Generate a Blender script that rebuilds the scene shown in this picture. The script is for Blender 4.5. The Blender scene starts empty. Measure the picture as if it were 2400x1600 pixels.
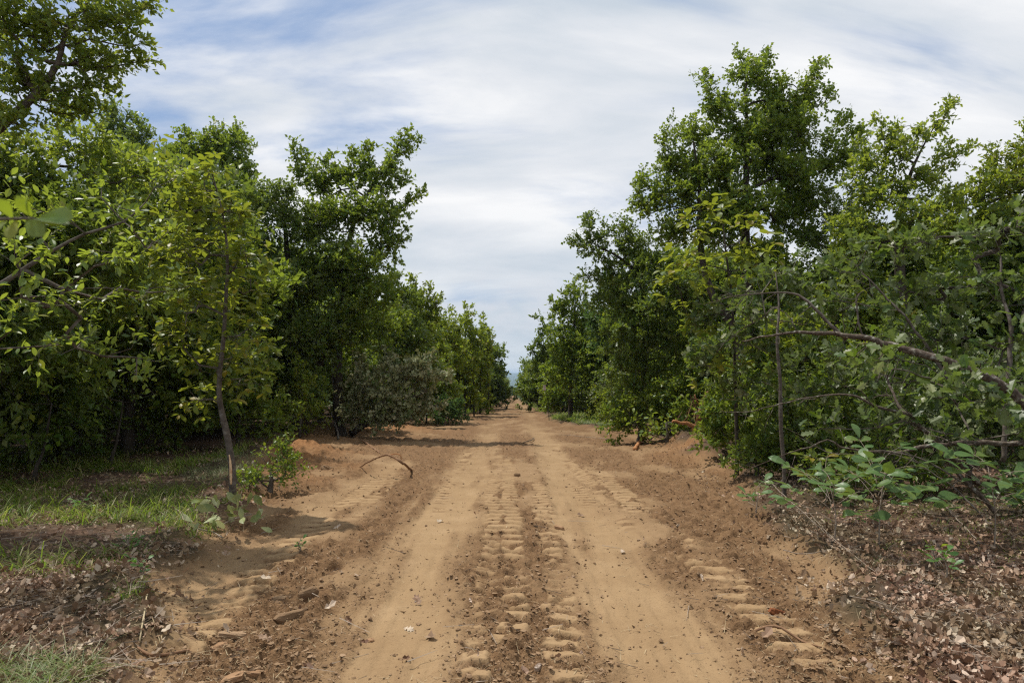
import bpy, math, random
import numpy as np
from mathutils import Vector

random.seed(7)
rng = np.random.default_rng(11)
scene = bpy.context.scene
COL = scene.collection
UP = np.array([0.0, 0.0, 1.0])

# ------------------------------------------------------------------ camera
CAM_H = 1.6
PITCH = math.atan(72 / 1600)
cam_data = bpy.data.cameras.new("camera")
cam_data.lens = 24.0
cam_data.sensor_width = 36.0
cam_data.clip_start = 0.05
cam_data.clip_end = 40000.0
cam_data.dof.use_dof = True
cam_data.dof.focus_distance = 9.0
cam_data.dof.aperture_fstop = 5.6
cam = bpy.data.objects.new("camera", cam_data)
cam.location = (0, 0, CAM_H)
cam.rotation_euler = (math.pi / 2 + PITCH, 0, 0)
COL.objects.link(cam)
scene.camera = cam

# ------------------------------------------------------------------ light
SUN_EL = math.radians(65)
SUN_AZ = math.radians(-56)          # from straight ahead (+Y), negative = to the left
sun_dir = Vector((math.sin(SUN_AZ) * math.cos(SUN_EL), math.cos(SUN_AZ) * math.cos(SUN_EL), math.sin(SUN_EL)))
sd = bpy.data.lights.new("sun", "SUN")
sd.energy = 4.7
sd.angle = math.radians(1.0)
sd.color = (1.0, 0.955, 0.88)
sun = bpy.data.objects.new("sun", sd)
sun.rotation_euler = sun_dir.to_track_quat("Z", "Y").to_euler()
sun.location = (0, 0, 30)
COL.objects.link(sun)

scene.view_settings.view_transform = "Standard"
scene.view_settings.look = "None"
scene.view_settings.exposure = 0.0
scene.view_settings.gamma = 1.0
scene.view_settings.use_curve_mapping = False
scene.cycles.max_bounces = 7
scene.cycles.diffuse_bounces = 3
scene.cycles.glossy_bounces = 2
scene.cycles.transmission_bounces = 4
scene.cycles.sample_clamp_indirect = 4.0
scene.cycles.use_denoising = False
scene.cycles.filter_width = 1.25

world = bpy.data.worlds.new("World")
scene.world = world
world.use_nodes = True


class NT:
    def __init__(self, tree):
        self.t = tree
        self.n = tree.nodes
        self.n.clear()

    def node(self, typ, **kw):
        nd = self.n.new(typ)
        for k, v in kw.items():
            setattr(nd, k, v)
        return nd

    def link(self, a, b):
        self.t.links.new(a, b)

    def val(self, sock, v):
        if hasattr(v, "is_output"):
            self.link(v, sock)
        else:
            sock.default_value = v

    def math(self, op, a, b=0.0, c=0.0, clamp=False):
        m = self.node("ShaderNodeMath", operation=op, use_clamp=clamp)
        self.val(m.inputs[0], a)
        self.val(m.inputs[1], b)
        self.val(m.inputs[2], c)
        return m.outputs[0]

    def noise(self, vec, scale, detail=4, rough=0.55, dist=0.0, dims="3D"):
        m = self.node("ShaderNodeTexNoise", noise_dimensions=dims)
        if vec is not None:
            self.link(vec, m.inputs["Vector"])
        m.inputs["Scale"].default_value = scale
        m.inputs["Detail"].default_value = detail
        m.inputs["Roughness"].default_value = rough
        m.inputs["Distortion"].default_value = dist
        return m.outputs["Fac"]

    def ramp(self, fac, stops, interp="LINEAR"):
        m = self.node("ShaderNodeValToRGB")
        m.color_ramp.interpolation = interp
        els = m.color_ramp.elements
        while len(els) < len(stops):
            els.new(0.5)
        for e, (p, c) in zip(els, stops):
            e.position = p
            e.color = (*c, 1) if len(c) == 3 else c
        self.link(fac, m.inputs[0])
        return m.outputs[0]

    def mix(self, fac, a, b, blend="MIX"):
        m = self.node("ShaderNodeMix", data_type="RGBA", blend_type=blend)
        self.val(m.inputs[0], fac)
        self.val(m.inputs[6], a if hasattr(a, "is_output") else (*a, 1))
        self.val(m.inputs[7], b if hasattr(b, "is_output") else (*b, 1))
        return m.outputs[2]

    def maprange(self, v, a, b, c=0.0, d=1.0):
        m = self.node("ShaderNodeMapRange", interpolation_type="SMOOTHSTEP")
        self.val(m.inputs[0], v)
        for i, q in zip((1, 2, 3, 4), (a, b, c, d)):
            m.inputs[i].default_value = q
        return m.outputs[0]


def build_world():
    w = NT(world.node_tree)
    out = w.node("ShaderNodeOutputWorld")
    bg = w.node("ShaderNodeBackground")
    w.link(bg.outputs[0], out.inputs[0])
    sky = w.node("ShaderNodeTexSky", sky_type="NISHITA")
    sky.sun_disc = False
    sky.sun_elevation = SUN_EL
    sky.sun_rotation = SUN_AZ
    sky.air_density = 1.0
    sky.dust_density = 1.0
    sky.ozone_density = 1.3
    tc = w.node("ShaderNodeTexCoord")
    sep = w.node("ShaderNodeSeparateXYZ")
    w.link(tc.outputs["Generated"], sep.inputs[0])
    z = w.math("MAXIMUM", sep.outputs[2], 0.0)
    zz = w.math("ADD", z, 0.42)
    cx = w.math("DIVIDE", sep.outputs[0], zz)
    cy = w.math("DIVIDE", sep.outputs[1], zz)
    comb = w.node("ShaderNodeCombineXYZ")
    w.link(cx, comb.inputs[0])
    w.link(cy, comb.inputs[1])
    # fibrous cirrus, stretched along one direction
    mp = w.node("ShaderNodeMapping")
    mp.inputs["Rotation"].default_value = (0, 0, math.radians(-48))
    mp.inputs["Scale"].default_value = (1.0, 3.4, 1)
    mp.inputs["Location"].default_value = (3.1, 0.7, 0)
    w.link(comb.outputs[0], mp.inputs[0])
    n1 = w.noise(mp.outputs[0], 1.25, 9, 0.56, 0.5)
    mp2 = w.node("ShaderNodeMapping")
    mp2.inputs["Location"].default_value = (1.7, 5.4, 2)
    mp2.inputs["Scale"].default_value = (0.8, 1.0, 1)
    w.link(comb.outputs[0], mp2.inputs[0])
    n2 = w.noise(mp2.outputs[0], 1.5, 5, 0.5, 0.3)
    s = w.math("ADD", w.math("MULTIPLY", n1, 0.55), w.math("MULTIPLY", n2, 0.45))
    # blue openings lie left and overhead, the veil thickens to the right and the horizon
    side = w.math("MULTIPLY", w.maprange(cx, -0.9, 0.15), 0.09)
    low = w.math("MULTIPLY", w.maprange(z, 0.40, 0.02), 0.08)
    s = w.math("ADD", s, w.math("ADD", side, low))
    cover = w.maprange(s, 0.435, 0.605)
    # brighter and greyer parts of the veil
    mp3 = w.node("ShaderNodeMapping")
    mp3.inputs["Rotation"].default_value = (0, 0, math.radians(-40))
    mp3.inputs["Scale"].default_value = (1.3, 3.6, 1)
    mp3.inputs["Location"].default_value = (9.1, 2.7, 0)
    w.link(comb.outputs[0], mp3.inputs[0])
    n3 = w.noise(mp3.outputs[0], 1.1, 7, 0.55, 0.35)
    cloud = w.ramp(n3, [(0.32, (0.60, 0.67, 0.75)), (0.50, (0.79, 0.82, 0.865)), (0.64, (0.97, 0.975, 0.985))])
    # low banks near the horizon: blue-grey
    bank = w.maprange(z, 0.28, 0.0)
    cloud = w.mix(w.math("MULTIPLY", bank, 0.62), cloud, (0.47, 0.575, 0.675))
    sc = w.node("ShaderNodeVectorMath", operation="SCALE")
    w.link(sky.outputs[0], sc.inputs[0])
    sc.inputs["Scale"].default_value = 0.085
    veil = w.mix(0.6, sc.outputs[0], (0.32, 0.485, 0.79))
    col = w.mix(cover, veil, cloud)
    # small cumulus heads close to the horizon
    mp4 = w.node("ShaderNodeMapping")
    mp4.inputs["Scale"].default_value = (1.0, 1.0, 2.1)
    w.link(tc.outputs["Generated"], mp4.inputs[0])
    n4 = w.noise(mp4.outputs[0], 9.0, 8, 0.55, 0.2)
    band = w.math("MULTIPLY", w.maprange(z, 0.035, 0.075), w.maprange(z, 0.17, 0.10))
    puff = w.math("MULTIPLY", w.maprange(n4, 0.46, 0.60), band)
    col = w.mix(w.math("MULTIPLY", puff, 0.55), col, (0.70, 0.73, 0.79))
    w.link(col, bg.inputs[0])
    bg.inputs[1].default_value = 1.0


build_world()

# ------------------------------------------------------------------ helpers
def P(px, py, d):
    """Point whose ground distance is d metres ahead along the photograph's ray (2400x1600 frame)."""
    u, v = (px - 1200) / 1600.0, (800 - py) / 1600.0
    y = math.cos(PITCH) - v * math.sin(PITCH)
    z = math.sin(PITCH) + v * math.cos(PITCH)
    return np.array([u * d / y, d, CAM_H + z * d / y])


def hash2(ix, iy, s):
    h = ix * np.uint32(374761393) + iy * np.uint32(668265263) + np.uint32((s * 974634777) & 0xFFFFFFFF)
    h ^= h >> np.uint32(13)
    h *= np.uint32(1274126177)
    h ^= h >> np.uint32(16)
    return h * (1.0 / 4294967295.0)


def vnoise(x, y, s=0):
    ix, iy = np.floor(x), np.floor(y)
    fx, fy = x - ix, y - iy
    fx = fx * fx * fx * (fx * (fx * 6 - 15) + 10)
    fy = fy * fy * fy * (fy * (fy * 6 - 15) + 10)
    ix, iy = np.atleast_1d(ix).astype(np.int32).view(np.uint32), np.atleast_1d(iy).astype(np.int32).view(np.uint32)
    one = np.uint32(1)
    a, b = hash2(ix, iy, s), hash2(ix + one, iy, s)
    c, d = hash2(ix, iy + one, s), hash2(ix + one, iy + one, s)
    return (a + (b - a) * fx) * (1 - fy) + (c + (d - c) * fx) * fy


def fbm(x, y, s=0, oct=4, gain=0.5):
    t, a, n = 0.0, 1.0, 0.0
    for o in range(oct):
        t = t + a * vnoise(x * 2 ** o + 17.3 * o, y * 2 ** o - 9.1 * o, s + o)
        n += a
        a *= gain
    return t / n


def sstep(a, b, x):
    t = np.clip((x - a) / (b - a), 0, 1)
    return t * t * (3 - 2 * t)


def gauss(x, c, w):
    return np.exp(-((x - c) / w) ** 2)


def norm(v):
    return v / (np.linalg.norm(v, axis=-1, keepdims=True) + 1e-9)


def edge_l(y):
    return np.interp(y, [0, 3.5, 5, 7, 9, 12, 15, 20, 28, 36, 43, 80, 150, 400], [-1.9, -2.15, -2.7, -3.1, -3.5, -4.5, -5.6, -6.3, -5.2, -3.3, -2.7, -2.0, -1.6, -1.3])


def edge_r(y):
    return np.interp(y, [0, 3.5, 5, 7, 9, 12, 16, 22, 26, 30, 36, 60, 150, 400], [1.9, 2.3, 2.55, 2.8, 3.2, 3.7, 4.0, 4.3, 3.9, 2.4, 2.1, 1.8, 1.6, 1.3])


MOUNDS = [  # x, y, rx, ry, h, orange
    (-4.45, 14.6, 0.85, 1.0, 0.30, 1), (-3.9, 12.6, 0.6, 0.7, 0.20, 1), (-3.6, 10.6, 0.7, 0.5, 0.16, .6), (-2.9, 12.2, 0.5, .6, .10, .3),
    (4.1, 14.2, 0.9, 1.5, 0.34, .7), (4.9, 16.5, 1.2, 1.4, 0.40, .6), (4.0, 11.6, 0.5, 0.5, 0.12, .6),
    (-5.5, 18.5, 1.4, 1.2, 0.22, .2), (-4.2, 24.0, 1.5, 1.6, 0.22, .8), (-6.6, 22.0, 1.5, 1.6, 0.25, 0),
    (2.7, 9.0, 0.5, 0.9, 0.06, 0), (-3.2, 32, .8, 2, .15, .6), (5.5, 24, 1.5, 2.0, 0.25, .3)]

# tyre-lug print bands: centre at y=4.6, centre at y=9.2, half width, y0, y1, period, depth, seed
BANDS = [(-0.18, -0.25, 0.085, 3.2, 19, .235, .025, 1), (0.015, -0.035, 0.095, 2.8, 18, .235, .025, 2),
         (0.30, 0.42, 0.10, 3.3, 13, .235, .021, 3),
         (1.66, 1.52, 0.15, 3.6, 14.5, .25, .014, 4), (-1.98, -2.12, 0.15, 3.6, 13, .25, .020, 5),
         (-1.72, -1.86, 0.09, 7.5, 13, .25, .020, 6), (0.75, 0.98, 0.08, 8.5, 14.5, .22, .012, 7),
         (-0.62, -0.95, 0.07, 8.0, 19, .23, .014, 8), (1.30, 1.24, 0.09, 7, 20, .24, .014, 9)]


def tracks(x, y):
    """Height and strength of the lug prints."""
    h = np.zeros_like(x)
    m = np.zeros_like(x)
    gr = np.zeros_like(x)
    for (c0, c1, hw, y0, y1, per, dep, s) in BANDS:
        c = c0 + (c1 - c0) * (y - 4.6) / 4.6 + 0.03 * np.sin(y * 0.9 + s)
        c = np.where(y > 9.2, c1 - (y - 9.2) * 0.01, c)
        barid = np.floor(y / (per * .92) + (0.0 if s < 3 else s * 0.37))
        a = np.abs(x - c + 0.07 * (hash2(barid.astype(np.int32).view(np.uint32), np.full(x.shape, s, np.uint32), 3) - 0.5)) + 0.05 * (fbm(x * 14, y * 14, s, 2) - 0.5)
        lat = 1 - sstep(hw - 0.006, hw + 0.012, a)
        along = sstep(y0, y0 + 0.5, y) * (1 - sstep(y1 - 3, y1, y))
        lo = 0.24 if s in (4, 5) else 0.32
        patch = sstep(lo, lo + 0.18, fbm(x * 1.9 + s * 7, y * 1.1, 40 + s, 3))
        if s < 4:
            patch = patch * (1 - 0.75 * np.exp(-((y - 5.9 + .4 * np.sin(x * 5)) / .55) ** 2))
        m_ = lat * along * np.maximum(patch, 0.9 * (s in (1, 2)) * (y > 6) * (y < 12))
        er = (0.22 + 0.78 * sstep(0.36, 0.47, fbm(x * 8, y * 10, 55 + s, 3)) * sstep(0.16, 0.30, vnoise(x * 17, y * 15, 56 + s)))
        m_ = m_ * (er + (1 - er) * .85 * sstep(6.4, 7.6, y))
        ph = y / (per * .92) + 0.05 * (x - c) / hw + (0.0 if s < 3 else s * 0.37) + 0.5 * (vnoise(x * 1.6, y * 1.1, 60) - .5)
        bar = np.abs((ph % 1.0) - 0.5) * 2
        prof = 1 - sstep(0.505, 0.555, bar + 0.10 * (vnoise(x * 26, y * 26, 70 + s) - .5))
        h += m_ * dep * (prof * 1.0 - 0.78)
        m = np.maximum(m, m_ * prof)
        gr = np.maximum(gr, m_ * (1 - prof))
    return h, m, gr


def ground(x, y, full=True):
    """Terrain height (and masks when full)."""
    x = np.asarray(x, float)
    y = np.asarray(y, float)
    t = y - 8
    base = -0.03 * 0.5 * (t + np.sqrt(t * t + 9)) * (y < 400) + (y >= 400) * (-11.76)
    base = base - 0.07 * np.clip(y - 400, 0, 900) + sstep(4200, 9000, y) * 60 + sstep(1400, 3000, y) * 9 * (fbm(x / 700, y / 700, 3, 3) - .4) \
        + sstep(5000, 9000, y) * 26 * (fbm(x / 1500, y / 1500, 5, 3) - .5)
    n_big = fbm(x * 0.22, y * 0.22, 1, 4) - 0.5
    l, r = edge_l(y), edge_r(y)
    jit = (fbm(x * 0 + 3.3, y * 1.1, 9, 3) - .5) * 0.9
    jit2 = (fbm(x * 0 + 8.3, y * 1.1, 12, 3) - .5) * 0.9
    dl, dr = x - (l + jit), (r + jit2) - x
    wob = 0.35 * (fbm(x * 2.2, y * 2.2, 14, 3) - .5)
    near = np.minimum(dl, dr) + wob
    dirt = sstep(-0.12, 0.22, near)
    out = 1 - dirt
    h = base + n_big * (0.12 * dirt + 0.35 * out) * np.clip(y / 6, 0.2, 1)
    h = h + 0.075 * gauss(near, -0.05, 0.28) * (0.4 + fbm(x * 3, y * 3, 15, 2)) * (y < 90)
    h = h + 0.05 * out
    rl = -0.74 + 0.004 * (y - 5) * (y < 12)
    rr = 0.87 + 0.002 * (y - 5)
    wv = 0.08 * (fbm(x * 0, y * 0.5, 18, 2) - .5)
    stk = fbm(x * 7, y * 0.45, 21, 3) - .5
    blo = fbm(x * 2.4, y * 1.3, 22, 4) - .5
    rutL = (1 - sstep(0.12, 0.62, np.abs(x - rl - wv) + 0.55 * stk + .5 * blo)) * (1 - .75 * sstep(9, 32, y))
    rutR = (1 - sstep(0.14, 0.56, np.abs(x - rr - wv) + 0.45 * stk + .45 * blo)) * (1 - .6 * sstep(12, 36, y))
    rut = np.maximum(rutL, rutR) * dirt
    side = (1 - sstep(0.12, 0.36, np.abs(x + 2.28) + .3 * (fbm(x * 2, y * 2, 25, 2) - .5))) * (y < 14) * 0.7
    rut = np.maximum(rut, side * dirt)
    churn = dirt * (1 - rut) * sstep(0.34, 0.56, fbm(x * 1.6, y * 0.7, 30, 3) + 0.16 * gauss(x, -1.5, .45) + 0.1 * gauss(x, 2.2, .6) + .1 * gauss(x, .45, .2) * (y > 5.5) * (y < 8))
    h = h - 0.045 * rut
    h = h + 0.02 * gauss(np.abs(x - 0.05), 0.45, 0.13) * dirt * (y < 60)
    red = np.zeros_like(h)
    for (mx, my, rx, ry, mh, org) in MOUNDS:
        g = np.exp(-((x - mx) / rx) ** 2 - ((y - my) / ry) ** 2)
        h = h + mh * g * (0.55 + 0.9 * fbm(x * 3.1, y * 3.1, 33, 3))
        red = np.maximum(red, g * org)
        churn = np.maximum(churn, g * dirt)
    th, tm, groove_shade = tracks(x, y)
    fine = y < 70
    crack = np.exp(-((y - 5.8) / .8) ** 2) * gauss(x, 0.05, .38) * dirt
    churn = np.maximum(churn, .9 * crack)
    h = h + .030 * crack * (fbm(x * 5, y * 20 + 6 * np.sin(x * 4), 62, 3) - .5)
    c1 = fbm(x * 9, y * 9, 35, 4, 0.6) - 0.5
    rdg = np.abs(fbm(x * 16, y * 16, 38, 3, 0.6) - 0.5) * 2
    lump = sstep(0.55, 0.75, fbm(x * 6.5, y * 6.5, 44, 3, .6))
    amp = (0.008 + 0.10 * churn + 0.05 * (1 - rut) * dirt + 0.02 * out + .06 * red) * (1 - 0.85 * tm)
    h = h + fine * (amp * (1 - .5 * tm) * c1 - 0.028 * churn * (1 - tm) * (1 - rdg) + churn * 0.028 * lump * (1 - tm))
    h = h + fine * rut * (0.024 * (fbm(x * 22, y * 2.5, 50, 3) - .5) + .012 * (fbm(x * 3, y * 14, 52, 3) - .5)) + fine * th * dirt
    if not full:
        return h
    return h, dirt, rut * (1 - .8 * groove_shade), np.maximum(churn * (1 - tm), .85 * groove_shade), red, tm  # print grooves join the churn mask, which paints shade into them


def gz(x, y):
    return float(ground(np.array([float(x)]), np.array([float(y)]), False)[0])


def GP(px, py):
    """Ground point seen at a photograph pixel."""
    q1 = P(px, py, 1.0)
    ds = np.geomspace(1.5, 150, 160)
    for _ in range(2):
        g = ground(q1[0] * ds, ds, False)
        k = np.argmax(CAM_H + (q1[2] - CAM_H) * ds <= g)
        k = max(k, 1)
        ds = np.linspace(ds[k - 1], ds[k], 24)
    q = P(px, py, float(ds[12]))
    return np.array([q[0], q[1], gz(q[0], q[1])])


# ------------------------------------------------------------------ mesh accumulators
class Acc:
    def __init__(self):
        self.V, self.T, self.R, self.n = [], [], [], 0

    def add(self, V, T, R):
        V = np.asarray(V, np.float32).reshape(-1, 3)
        self.V.append(V)
        self.T.append(np.asarray(T, np.int32).reshape(-1, 3) + self.n)
        self.R.append(np.broadcast_to(np.asarray(R, np.float32), (len(V),)))
        self.n += len(V)

    def mesh(self, name, mats, smooth=False, origin=(0, 0, 0)):
        me = bpy.data.meshes.new(name)
        if not self.V:
            return me
        V = np.concatenate(self.V) - np.asarray(origin, np.float32)
        T = np.concatenate(self.T)
        R = np.concatenate(self.R)
        me.vertices.add(len(V))
        me.vertices.foreach_set("co", V.ravel())
        me.loops.add(len(T) * 3)
        me.loops.foreach_set("vertex_index", T.ravel())
        me.polygons.add(len(T))
        me.polygons.foreach_set("loop_start", np.arange(0, len(T) * 3, 3, dtype=np.int32))
        me.polygons.foreach_set("use_smooth", np.full(len(T), smooth))
        at = me.attributes.new("rnd", "FLOAT", "POINT")
        at.data.foreach_set("value", R.astype(np.float32))
        for m in (mats if isinstance(mats, (list, tuple)) else [mats]):
            me.materials.append(m)
        me.update(calc_edges=True)
        me.validate()
        return me

    def build(self, name, mats, parent=None, smooth=False, origin=(0, 0, 0)):
        o = bpy.data.objects.new(name, self.mesh(name, mats, smooth, origin))
        COL.objects.link(o)
        if parent is not None:
            o.parent = parent
        return o


def tag(o, label=None, cat=None, group=None, kind=None):
    if label: o["label"] = label
    if cat: o["category"] = cat
    if group: o["group"] = group
    if kind: o["kind"] = kind
    return o


def empty(name, loc, label, cat, group=None):
    o = bpy.data.objects.new(name, None)
    o.location = tuple(float(c) for c in loc)
    o.empty_display_size = 0.2
    COL.objects.link(o)
    return tag(o, label, cat, group)


def segments(acc, A, B, ra, rb, k, R=None):
    """Tapered k-sided sleeves from A to B, vectorised."""
    n = len(A)
    if n == 0:
        return
    d = norm(B - A)
    ref = np.where(np.abs(d[:, 2:3]) < 0.9, UP, np.array([1.0, 0, 0]))
    x = norm(np.cross(d, ref))
    y = np.cross(d, x)
    ang = np.linspace(0, 2 * math.pi, k, endpoint=False)
    ring = x[:, None, :] * np.cos(ang)[None, :, None] + y[:, None, :] * np.sin(ang)[None, :, None]
    Va = A[:, None, :] + ring * ra[:, None, None]
    Vb = B[:, None, :] + ring * rb[:, None, None]
    V = np.concatenate([Va, Vb], 1).reshape(-1, 3)
    i = np.arange(k)
    j = (i + 1) % k
    t = np.concatenate([np.stack([i, j, k + j], 1), np.stack([i, k + j, k + i], 1)])
    T = (t[None] + (np.arange(n) * 2 * k)[:, None, None]).reshape(-1, 3)
    rr = rng.random(n) if R is None else R
    acc.add(V, T, np.repeat(rr, 2 * k))


def smooth_path(pts, step):
    """Catmull-Rom resampling of rows (x, y, z, r)."""
    pts = np.asarray(pts, float)
    if len(pts) < 3:
        L = np.linalg.norm(pts[-1, :3] - pts[0, :3])
        n = max(2, int(L / step) + 1)
        t = np.linspace(0, 1, n)[:, None]
        return pts[0] * (1 - t) + pts[-1] * t
    p = np.vstack([2 * pts[0] - pts[1], pts, 2 * pts[-1] - pts[-2]])
    out = []
    for i in range(1, len(p) - 2):
        L = np.linalg.norm(p[i + 1, :3] - p[i, :3])
        n = max(2, int(L / step))
        t = np.linspace(0, 1, n, endpoint=False)[:, None]
        a, b, c, d = p[i - 1], p[i], p[i + 1], p[i + 2]
        out.append(0.5 * (2 * b + (c - a) * t + (2 * a - 5 * b + 4 * c - d) * t * t + (3 * b - a - 3 * c + d) * t ** 3))
    out.append(pts[-1:])
    return np.vstack(out)


def tube(acc, path, k=6, step=0.12, rough=0.12, wob=0.0, cap=True):
    """Round limb along rows (x, y, z, r) with bark-like unevenness."""
    q = smooth_path(path, step)
    c, r = q[:, :3].copy(), np.maximum(q[:, 3], 0.0008)
    if wob:
        w = np.cumsum(rng.normal(size=c.shape), 0)
        w = w - np.linspace(0, 1, len(c))[:, None] * w[-1]
        c += w * wob
    d = norm(np.gradient(c, axis=0))
    x = np.cross(d[0], UP if abs(d[0][2]) < 0.9 else np.array([1.0, 0, 0]))
    x = norm(x)
    ang = np.linspace(0, 2 * math.pi, k, endpoint=False)
    V = []
    for i in range(len(c)):
        x = norm(x - d[i] * np.dot(x, d[i]))
        y = np.cross(d[i], x)
        rr = r[i] * (1 + rough * (rng.random(k) - 0.5) * 2)
        V.append(c[i] + x * (np.cos(ang) * rr)[:, None] + y * (np.sin(ang) * rr)[:, None])
    V = np.vstack(V)
    i = np.arange(k)
    j = (i + 1) % k
    t = np.concatenate([np.stack([i, j, k + j], 1), np.stack([i, k + j, k + i], 1)])
    T = (t[None] + (np.arange(len(c) - 1) * k)[:, None, None]).reshape(-1, 3)
    if cap:
        e = (len(c) - 1) * k
        T = np.vstack([T, [[e, e + a, e + a + 1] for a in range(1, k - 1)], [[0, a + 1, a] for a in range(1, k - 1)]])
    acc.add(V, T, rng.random())
    return q


# leaf templates: x across, y along, z up; unit length
def _leaf(kind):
    if kind == "small":
        v = [(0, 0, 0), (.27, .45, .05), (0, 1, 0), (-.27, .45, .05)]
        t = [(0, 1, 2), (0, 2, 3)]
    elif kind == "oval":
        v = [(0, 0, 0), (.20, .25, .05), (.25, .55, .06), (.12, .85, .02), (0, 1.0, -.06), (-.12, .85, .02), (-.25, .55, .06), (-.20, .25, .05), (0, .5, 0)]
        t = [(0, 1, 8), (1, 2, 8), (2, 3, 8), (3, 4, 8), (4, 5, 8), (5, 6, 8), (6, 7, 8), (7, 0, 8)]
    elif kind == "lobed":
        v = [(0, 0, 0), (.30, .38, .05), (0, .42, 0), (-.30, .38, .05), (.30, .80, .06), (0, 1.05, -.03), (-.30, .80, .06)]
        t = [(0, 1, 2), (0, 2, 3), (2, 4, 5), (2, 5, 6)]
    elif kind == "oakm":
        v = [(0, 0, 0), (.24, .30, .04), (0, .30, 0), (-.24, .30, .04), (.36, .56, .07), (0, .52, -.01), (-.36, .56, .07), (.27, .84, .05), (0, .76, -.02), (-.27, .84, .05), (.10, .95, -.03), (0, 1.04, -.07), (-.10, .95, -.03)]
        t = [(0, 1, 2), (0, 2, 3), (2, 4, 5), (2, 5, 6), (5, 7, 8), (5, 8, 9), (8, 10, 11), (8, 11, 12)]
    elif kind == "oakw":
        h = [(.10, .12), (.27, .30), (.13, .38), (.35, .58), (.17, .66), (.25, .86)]
        v = [(0, 0, 0), (0, .33, -.01), (0, .66, -.01), (0, 1.02, -.05)]
        t = []
        for s in (1, -1):
            b = len(v)
            v += [(s * x, y, .2 * x) for x, y in h]
            f = [(0, b, 1), (b, b + 1, b + 2), (b, b + 2, 1), (1, b + 2, 2), (b + 2, b + 3, b + 4), (b + 2, b + 4, 2), (2, b + 4, 3), (b + 4, b + 5, 3)]
            t += f if s == 1 else [(a, c, bb) for a, bb, c in f]
    elif kind == "oak":
        h = [(.03, .08), (.10, .16), (.25, .30), (.09, .36), (.12, .44), (.36, .55), (.17, .64), (.30, .82), (.10, .84), (.06, 1.0)]
        v = [(0, y, 0) for y in (0.0, .2, .4, .62, .8, .95)]
        t = []
        for s in (1, -1):
            b = len(v)
            v += [(s * x, y, .16 * x) for x, y in h]
            f = [(0, b, 1), (b, b + 1, 1), (b + 1, b + 2, b + 3), (1, b + 1, b + 3), (1, b + 3, 2), (2, b + 3, b + 4), (b + 4, b + 5, b + 6), (2, b + 4, b + 6), (2, b + 6, 3), (3, b + 6, b + 8), (b + 6, b + 7, b + 8), (3, b + 8, 4), (4, b + 8, b + 9), (4, b + 9, 5)]
            t += f if s == 1 else [(a, c, bb) for a, bb, c in f]
    elif kind == "big":       # obovate leaflet, drooping tip
        h = [(.07, .12), (.17, .35), (.245, .58), (.21, .78), (.09, .93)]
        v = [(0, y, z) for y, z in ((0, 0), (.3, .03), (.6, .02), (.85, -.03), (1.0, -.10))]
        t = []
        for s in (1, -1):
            b = len(v)
            v += [(s * x, y, .02 + .22 * x - .1 * y * y) for x, y in h]
            f = [(0, b, 1), (b, b + 1, 1), (1, b + 1, 2), (b + 1, b + 2, 2), (2, b + 2, 3), (b + 2, b + 3, 3), (3, b + 3, b + 4), (3, b + 4, 4)]
            t += f if s == 1 else [(a, c, bb) for a, bb, c in f]
    elif kind == "dry":
        v = [(0, 0, 0), (.32, .25, .16), (.20, .5, .05), (.36, .72, .20), (0, 1.0, .10), (-.33, .75, .14), (-.18, .5, .02), (-.3, .28, .2), (0, .5, -.02)]
        t = [(0, 1, 8), (1, 2, 8), (2, 3, 8), (3, 4, 8), (4, 5, 8), (5, 6, 8), (6, 7, 8), (7, 0, 8)]
    return np.array(v, float), np.array(t, int)


TPL = {k: _leaf(k) for k in ("small", "oval", "lobed", "oakm", "oakw", "oak", "big", "dry")}


def add_leaves(acc, pos, d, nrm, size, kind, R, curl=0.0):
    tv, tt = TPL[kind]
    n = len(pos)
    if n == 0:
        return
    d = norm(d)
    nz = norm(nrm - d * np.sum(nrm * d, 1, keepdims=True))
    x = np.cross(d, nz)
    v = tv[None].repeat(n, 0)
    if curl:
        cz = curl * (rng.random((n, 1)) - 0.3)
        v = v.copy()
        v[:, :, 2] = v[:, :, 2] * (0.4 + 1.6 * rng.random((n, 1))) + cz * (v[:, :, 1] ** 2) + rng.normal(size=v[:, :, 2].shape) * 0.05 * curl
    wid = 0.85 + 0.3 * rng.random((n, 1, 1))
    V = pos[:, None, :] + (x[:, None, :] * v[:, :, 0:1] * wid + d[:, None, :] * v[:, :, 1:2] + nz[:, None, :] * v[:, :, 2:3]) * np.asarray(size).reshape(-1, 1, 1)
    T = (tt[None] + (np.arange(n) * len(tv))[:, None, None]).reshape(-1, 3)
    acc.add(V.reshape(-1, 3), T, np.repeat(R, len(tv)))


# ------------------------------------------------------------------ materials
def new_mat(name):
    m = bpy.data.materials.new(name)
    m.use_nodes = True
    t = NT(m.node_tree)
    out = t.node("ShaderNodeOutputMaterial")
    return m, t, out


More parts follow.
